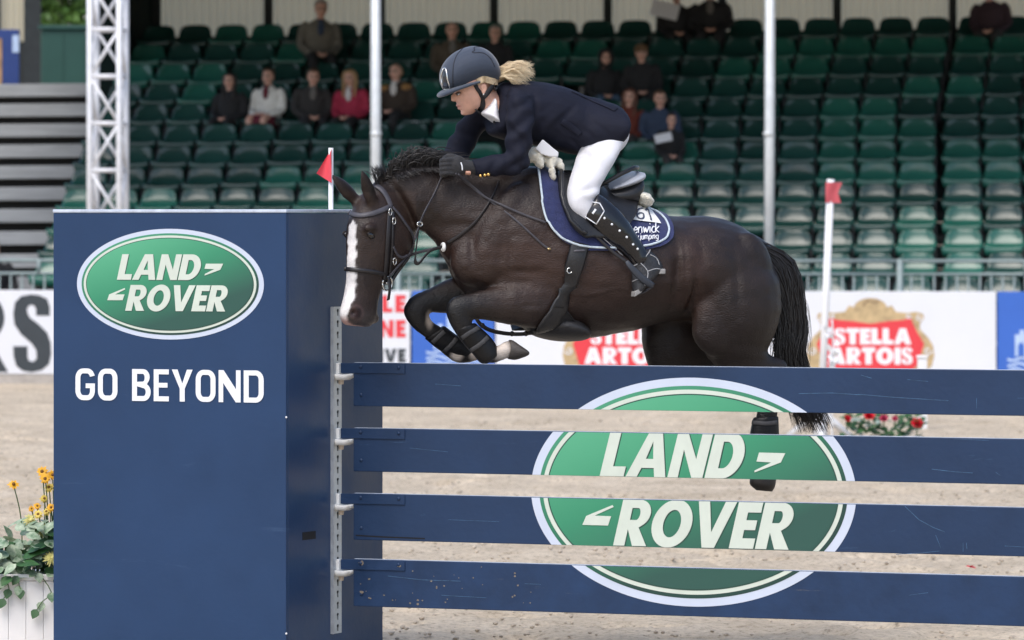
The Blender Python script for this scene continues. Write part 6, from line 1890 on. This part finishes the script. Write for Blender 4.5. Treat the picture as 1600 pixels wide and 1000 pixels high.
# ------------------------------------------------------------------ flowers
M_LEAF = mat('leaf_green', (.035, .105, .030), .45, var=.4, vscale=20)
M_IVY = mat('ivy_variegated', (.045, .14, .055), .42, color2=(.52, .60, .45), vscale=22)
M_STEM = mat('stem_green', (.06, .12, .03), .6)
def leaf(c, d, up, L, w, curl=.15):
    """pointed leaf of eight faces with a fold along its rib"""
    d = Vector(d).normalized(); s = d.cross(Vector(up)).normalized(); n = s.cross(d)
    v = []; f = []
    prof = [(0, .05), (.18, .75), (.42, 1.0), (.68, .70), (.88, .30), (1, .02)]
    for q, k in prof:
        z = -curl * L * q * q
        v += [c + d * L * q + s * w * k + n * (z + .12 * w * k), c + d * L * q + n * z, c + d * L * q - s * w * k + n * (z + .12 * w * k)]
    for i in range(len(prof) - 1):
        a = i * 3; f += [(a, a + 1, a + 4, a + 3), (a + 1, a + 2, a + 5, a + 4)]
    return v, f
def make_planter():
    Y = 27.0; rr = random.Random(31)
    x0, x1 = W(-150, 900, Y).x, W(150, 900, Y).x
    zt = W(0, 897, Y).z
    t = thing('planter_box', 'white boarded planter box at the lower left edge', 'planter', ((x0 + x1) / 2, Y, 0))
    n = 11
    for k in range(n):
        a = x0 + (x1 - x0) * k / n; b = x0 + (x1 - x0) * (k + 1) / n
        mb = MB(); mb.cbox((a + .0004, Y - .010, .012), (b - .0004, Y + .008, zt - .032), .003); mb.build('slat', M_WHITE, t)
    mb = MB(); mb.cbox((x0 - .01, Y - .018, zt - .030), (x1 + .01, Y + .012, zt), .004); mb.build('rim', M_WHITE, t)
    mb = MB(); mb.cbox((x0 - .012, Y + .0125, zt - .035), (x1 + .012, Y + .40, zt - .002), .004); mb.cbox((x0, Y + .0105, .01), (x1, Y + .38, zt - .04), .004); mb.build('tub', M_WHITE, t)
    # ivy
    iv = thing('ivy_plant', 'variegated green and cream ivy spilling over the white planter', 'plant', (W(40, 895, Y).x, Y, zt))
    mb = MB(); first = None
    def put(name, par, v, f, m):
        return mesh_obj(name, v, f, m, par, True)
    for k in range(210):
        px = rr.uniform(-50, 100); py = rr.uniform(808, 905) + max(0, (30 - px)) * .12
        if py < 850 and px < 20: py += 30
        c = W(px, py, Y + rr.uniform(-.06, .22))
        d = Vector((rr.uniform(-1, 1), rr.uniform(-1, -.1), rr.uniform(-.9, .3)))
        v, f = leaf(c, d, (rr.uniform(-.4, .4), -.6, .8), rr.uniform(.045, .085), rr.uniform(.020, .034))
        put('leaf', iv, v, f, M_IVY if rr.random() < .75 else M_LEAF)
    for pth in ([(28, 900), (30, 915), (32, 920)], [(60, 895), (80, 925), (66, 940), (58, 952)], [(8, 905), (14, 920), (6, 935)]):
        mb = MB(); mb.tube(smooth_path([W(x, y, Y - .03 - .01 * i) for i, (x, y) in enumerate(pth)], 3), .0025, 5); mb.build('runner', M_STEM, iv, True)
        for (x, y) in pth:
            v, f = leaf(W(x, y, Y - .04), (rr.uniform(-.5, .5), -.3, -.8), (0, -1, .3), .05, .022); put('leaf', iv, v, f, M_LEAF if rr.random() < .6 else M_IVY)
    mb = MB(); leaf_cloud(mb, W(25, 880, Y + .16), (.42, .14, .10), 260, .06, rr); o = mb.build('undergrowth', M_LEAF, iv); o['kind'] = 'stuff'
    # yellow blooms: a head of many narrow petals
    M_YEL = mat('petal_yellow', (.72, .55, .10), .6, var=.25, vscale=40); M_ORG = mat('petal_orange', (.85, .44, .02), .55, var=.2, vscale=40); M_PALE = mat('petal_pale_yellow', (.62, .58, .20), .6, var=.25, vscale=40); M_CEN = mat('flower_centre', (.20, .09, .015), .8)
    def bloom(label, px, py, dy, r, rings_, m, daisy, grp):
        c = W(px, py, Y + dy)
        fl = thing('cut_flower', label, 'flower', tuple(c), grp)
        mb = MB(); base = W(px + (60 - px) * .35, 893, Y + .14)
        mb.tube(smooth_path([base, (base + c) / 2 + Vector((.015, .01, .04)), c], 4), .003, 5); mb.build('stem', M_STEM, fl, True)
        nd = Vector((rr.uniform(-.3, .3), -1, rr.uniform(.1, .7))).normalized()
        u = nd.cross(UP).normalized(); w = u.cross(nd)
        proto = None
        for q in range(rings_):
            cnt = 9 if daisy else 14
            for i in range(cnt):
                a = 6.2832 * (i + .5 * q) / cnt + rr.uniform(-.12, .12)
                d = u * math.cos(a) + w * math.sin(a)
                rad = .86 * r * (1 - .22 * q)
                lift = .25 * q + rr.uniform(-.08, .12)
                v, f = leaf(c + nd * (.006 * q), d + nd * lift, nd, rad * rr.uniform(.85, 1.1), rad * (.26 if daisy else .13), .18)
                put('petal', fl, v, f, m)
        if daisy:
            mb = MB(); mb.ball(c + nd * .006, (r * .26, r * .26, r * .20), 10, 6, (u, w, nd)); mb.build('centre', M_CEN, fl, True)
    g1 = 'yellow and orange flowers in the planter'
    bloom('lone orange daisy reaching out to the left of the others', 21, 757, .05, .034, 1, M_ORG, True, g1)
    bloom('topmost orange daisy against the wing', 66, 737, .05, .036, 2, M_ORG, True, g1)
    bloom('full orange daisy just below the topmost one', 71, 748, .0, .034, 2, M_ORG, True, g1)
    bloom('orange daisy half hidden by the wing edge', 82, 742, .06, .032, 2, M_ORG, True, g1)
    bloom('bright yellow daisy on the tallest stem beside the wing', 77, 762, .03, .032, 2, M_YEL, True, g1)
    bloom('yellow daisy low among the ivy leaves', 60, 804, .0, .030, 2, M_YEL, True, g1)
    bloom('small yellow daisy tucked between two orange ones', 73, 800, .05, .026, 2, M_YEL, True, g1)
    bloom('small yellow daisy above the pale yellow bloom', 69, 779, .04, .026, 2, M_YEL, True, g1)
    bloom('small orange daisy left of the yellow one', 58, 791, .02, .024, 2, M_ORG, True, g1)
    bloom('golden daisy at the wing edge below the orange ones', 80, 793, .02, .028, 2, M_ORG, True, g1)
    bloom('lower left golden daisy of the bunch', 49, 795, .05, .020, 2, M_ORG, True, g1)
    bloom('pale yellow shaggy bloom above the ivy', 46, 812, .04, .040, 3, M_PALE, False, g1)
    bloom('dusty yellow green bloom beside the wing', 66, 828, .05, .044, 3, mat('petal_green', (.32, .34, .10), .6, var=.25, vscale=40), False, g1)
    bloom('big yellow shaggy bloom low against the wing', 80, 872, -.04, .052, 4, M_PALE, False, g1)
    for k in range(5):       # broad leaves among the ivy
        c = W(60 - k * 9, 845 + k * 9, Y + .02 - k * .01); v, f = leaf(c, (rr.uniform(.2, 1), -.4, rr.uniform(-.1, .6)), (0, -.6, .8), .15, .032); put('broad_leaf', iv, v, f, M_LEAF)
    for (a, b) in (((5, 822), (45, 808)), ((28, 826), (62, 812))):
        pa, pb = W(*b, Y), W(*a, Y); v, f = leaf(pa, pb - pa, (0, -.5, .9), (pb - pa).length, .010); put('grass_blade', iv, v, f, M_IVY)
make_planter()

def make_roses():
    Y = 50.0; rr = random.Random(8)
    t = thing('flower_trough', 'low white trough behind the second plank at right', 'planter', tuple(W(1380, 690, Y)))
    x0, x1 = W(1325, 0, Y).x, W(1440, 0, Y).x
    z = W(0, 682, Y).z
    mb = MB(); mb.cbox((x0, Y - .12, 0), (x1, Y + .12, z), .01); mb.build('box', M_WHITE, t)
    for k in range(1, 6):
        x = x0 + (x1 - x0) * k / 6; mb = MB(); mb.box((x - .012, Y - .128, .01), (x + .012, Y - .1205, z - .01)); mb.build('rib', M_WHITE, t)
    p = thing('rose_bush', 'dark green foliage with pale leaves in the trough between the planks', 'plant', tuple(W(1380, 682, Y)))
    for k in range(170):
        px = rr.uniform(1318, 1442); py = rr.uniform(645, 684)
        c = W(px, py, Y + rr.uniform(-.12, .1)); v, f = leaf(c, (rr.uniform(-1, 1), rr.uniform(-1, 0), rr.uniform(-.6, .7)), (0, -.6, .8), rr.uniform(.05, .10), rr.uniform(.018, .03))
        mesh_obj('leaf', v, f, M_LEAF if rr.random() < .85 else mat('leaf_silver', (.30, .38, .32), .6, var=.3), p, True)
    M_ROSE = mat('rose_red', (.66, .012, .035), .5, var=.25, vscale=60); M_ROSE2 = mat('rose_pink', (.50, .05, .12), .5, var=.25, vscale=60)
    for (px, py, r, m, lab) in ((1433, 663, .050, M_ROSE, 'bright red rose at the right end of the trough'), (1358, 651, .046, M_ROSE, 'red rose left of the trough middle, tucked under the top plank'), (1324, 655, .032, M_ROSE, 'small red rose at the left end of the trough'), (1381, 655, .036, M_ROSE2, 'pinkish red rose near the middle of the trough'), (1398, 655, .026, M_ROSE2, 'smallest pink rose right of the middle of the trough')):
        c = W(px, py, Y - .10)
        o = thing('rose', lab, 'flower', tuple(c), 'red roses in the trough')
        for q in range(4):
            for i in range(6):
                a = 6.2832 * i / 6 + q * .5; nd = Vector((0, -.8, .6)).normalized(); u = Vector((1, 0, 0)); w = nd.cross(u)
                d = (u * math.cos(a) + w * math.sin(a)) * (1 - .22 * q) + nd * (.35 + .45 * q)
                v, f = leaf(c, d, nd, 1.3 * r * (1 - .10 * q), 1.3 * r * .55 * (1 - .15 * q), -.15); mesh_obj('petal', v, f, m, o, True)
        mb = MB(); mb.tube([c, c + Vector((0, .06, -.10))], .006, 5); mb.build('stem', M_STEM, o)
    # white flowers beside the leaning post
    Y = 51.6
    p = thing('white_flower_spray', 'spray of white blossom beside the leaning flag post', 'plant', tuple(W(1302, 690, Y)))
    for k in range(22):
        u = rr.random(); py = 515 + 72 * u; px = 1301 + (-4 + 9 * u) + rr.uniform(-6, 6)
        c = W(px, py, Y + rr.uniform(-.05, .05)); v, f = leaf(c, (rr.uniform(-1, 1), -.6, rr.uniform(-1, 1)), (0, -1, .2), rr.uniform(.05, .085), rr.uniform(.022, .036)); mesh_obj('petal', v, f, M_WHITE, p, True)
    mb = MB(); g = W(1300, 695, Y); g.z = 0; mb.tube(smooth_path([g, W(1300, 620, Y), W(1302, 540, Y), W(1300, 500, Y)], 4), .008, 6); mb.build('stem', M_WHITE, p, True)
    for k in range(0):
        c = W(1300 + rr.uniform(-5, 8), rr.uniform(540, 580), Y); v, f = leaf(c, (rr.uniform(-1, 1), -.5, rr.uniform(-.4, .6)), (0, -.8, .5), .07, .018); mesh_obj('leaf', v, f, M_LEAF, p, True)
    Y = 55.0; c = W(1441, 555, Y)
    q = thing('marker_post', 'small white marker post before the beer board at right', 'post', (c.x, Y, 0))
    mb = MB(); mb.cbox((c.x - .045, Y - .045, 0), (c.x + .045, Y + .045, c.z - .03), .008); mb.build('shaft', M_WHITE, q)
    mb = MB(); mb.cbox((c.x - .055, Y - .055, c.z - .029), (c.x + .055, Y + .055, c.z), .01); mb.build('cap', M_WHITE, q)
    Y = FPX * CAM_H / (890 - HZ); c = W(1517, 889, Y)
    mb = MB()
    for d in ((-1, -.2, .55), (1, -.3, .1), (.2, -.5, .5)):
        v, f = leaf(c + Vector((0, 0, .010)), d, (0, -.3, 1), .030, .014, .3); mb.add(v, f)
    tag(mb.build('fallen_petal', M_ROSE, None, True), 'red petals fallen on the sand above the lowest plank at right', 'petal')
make_roses()
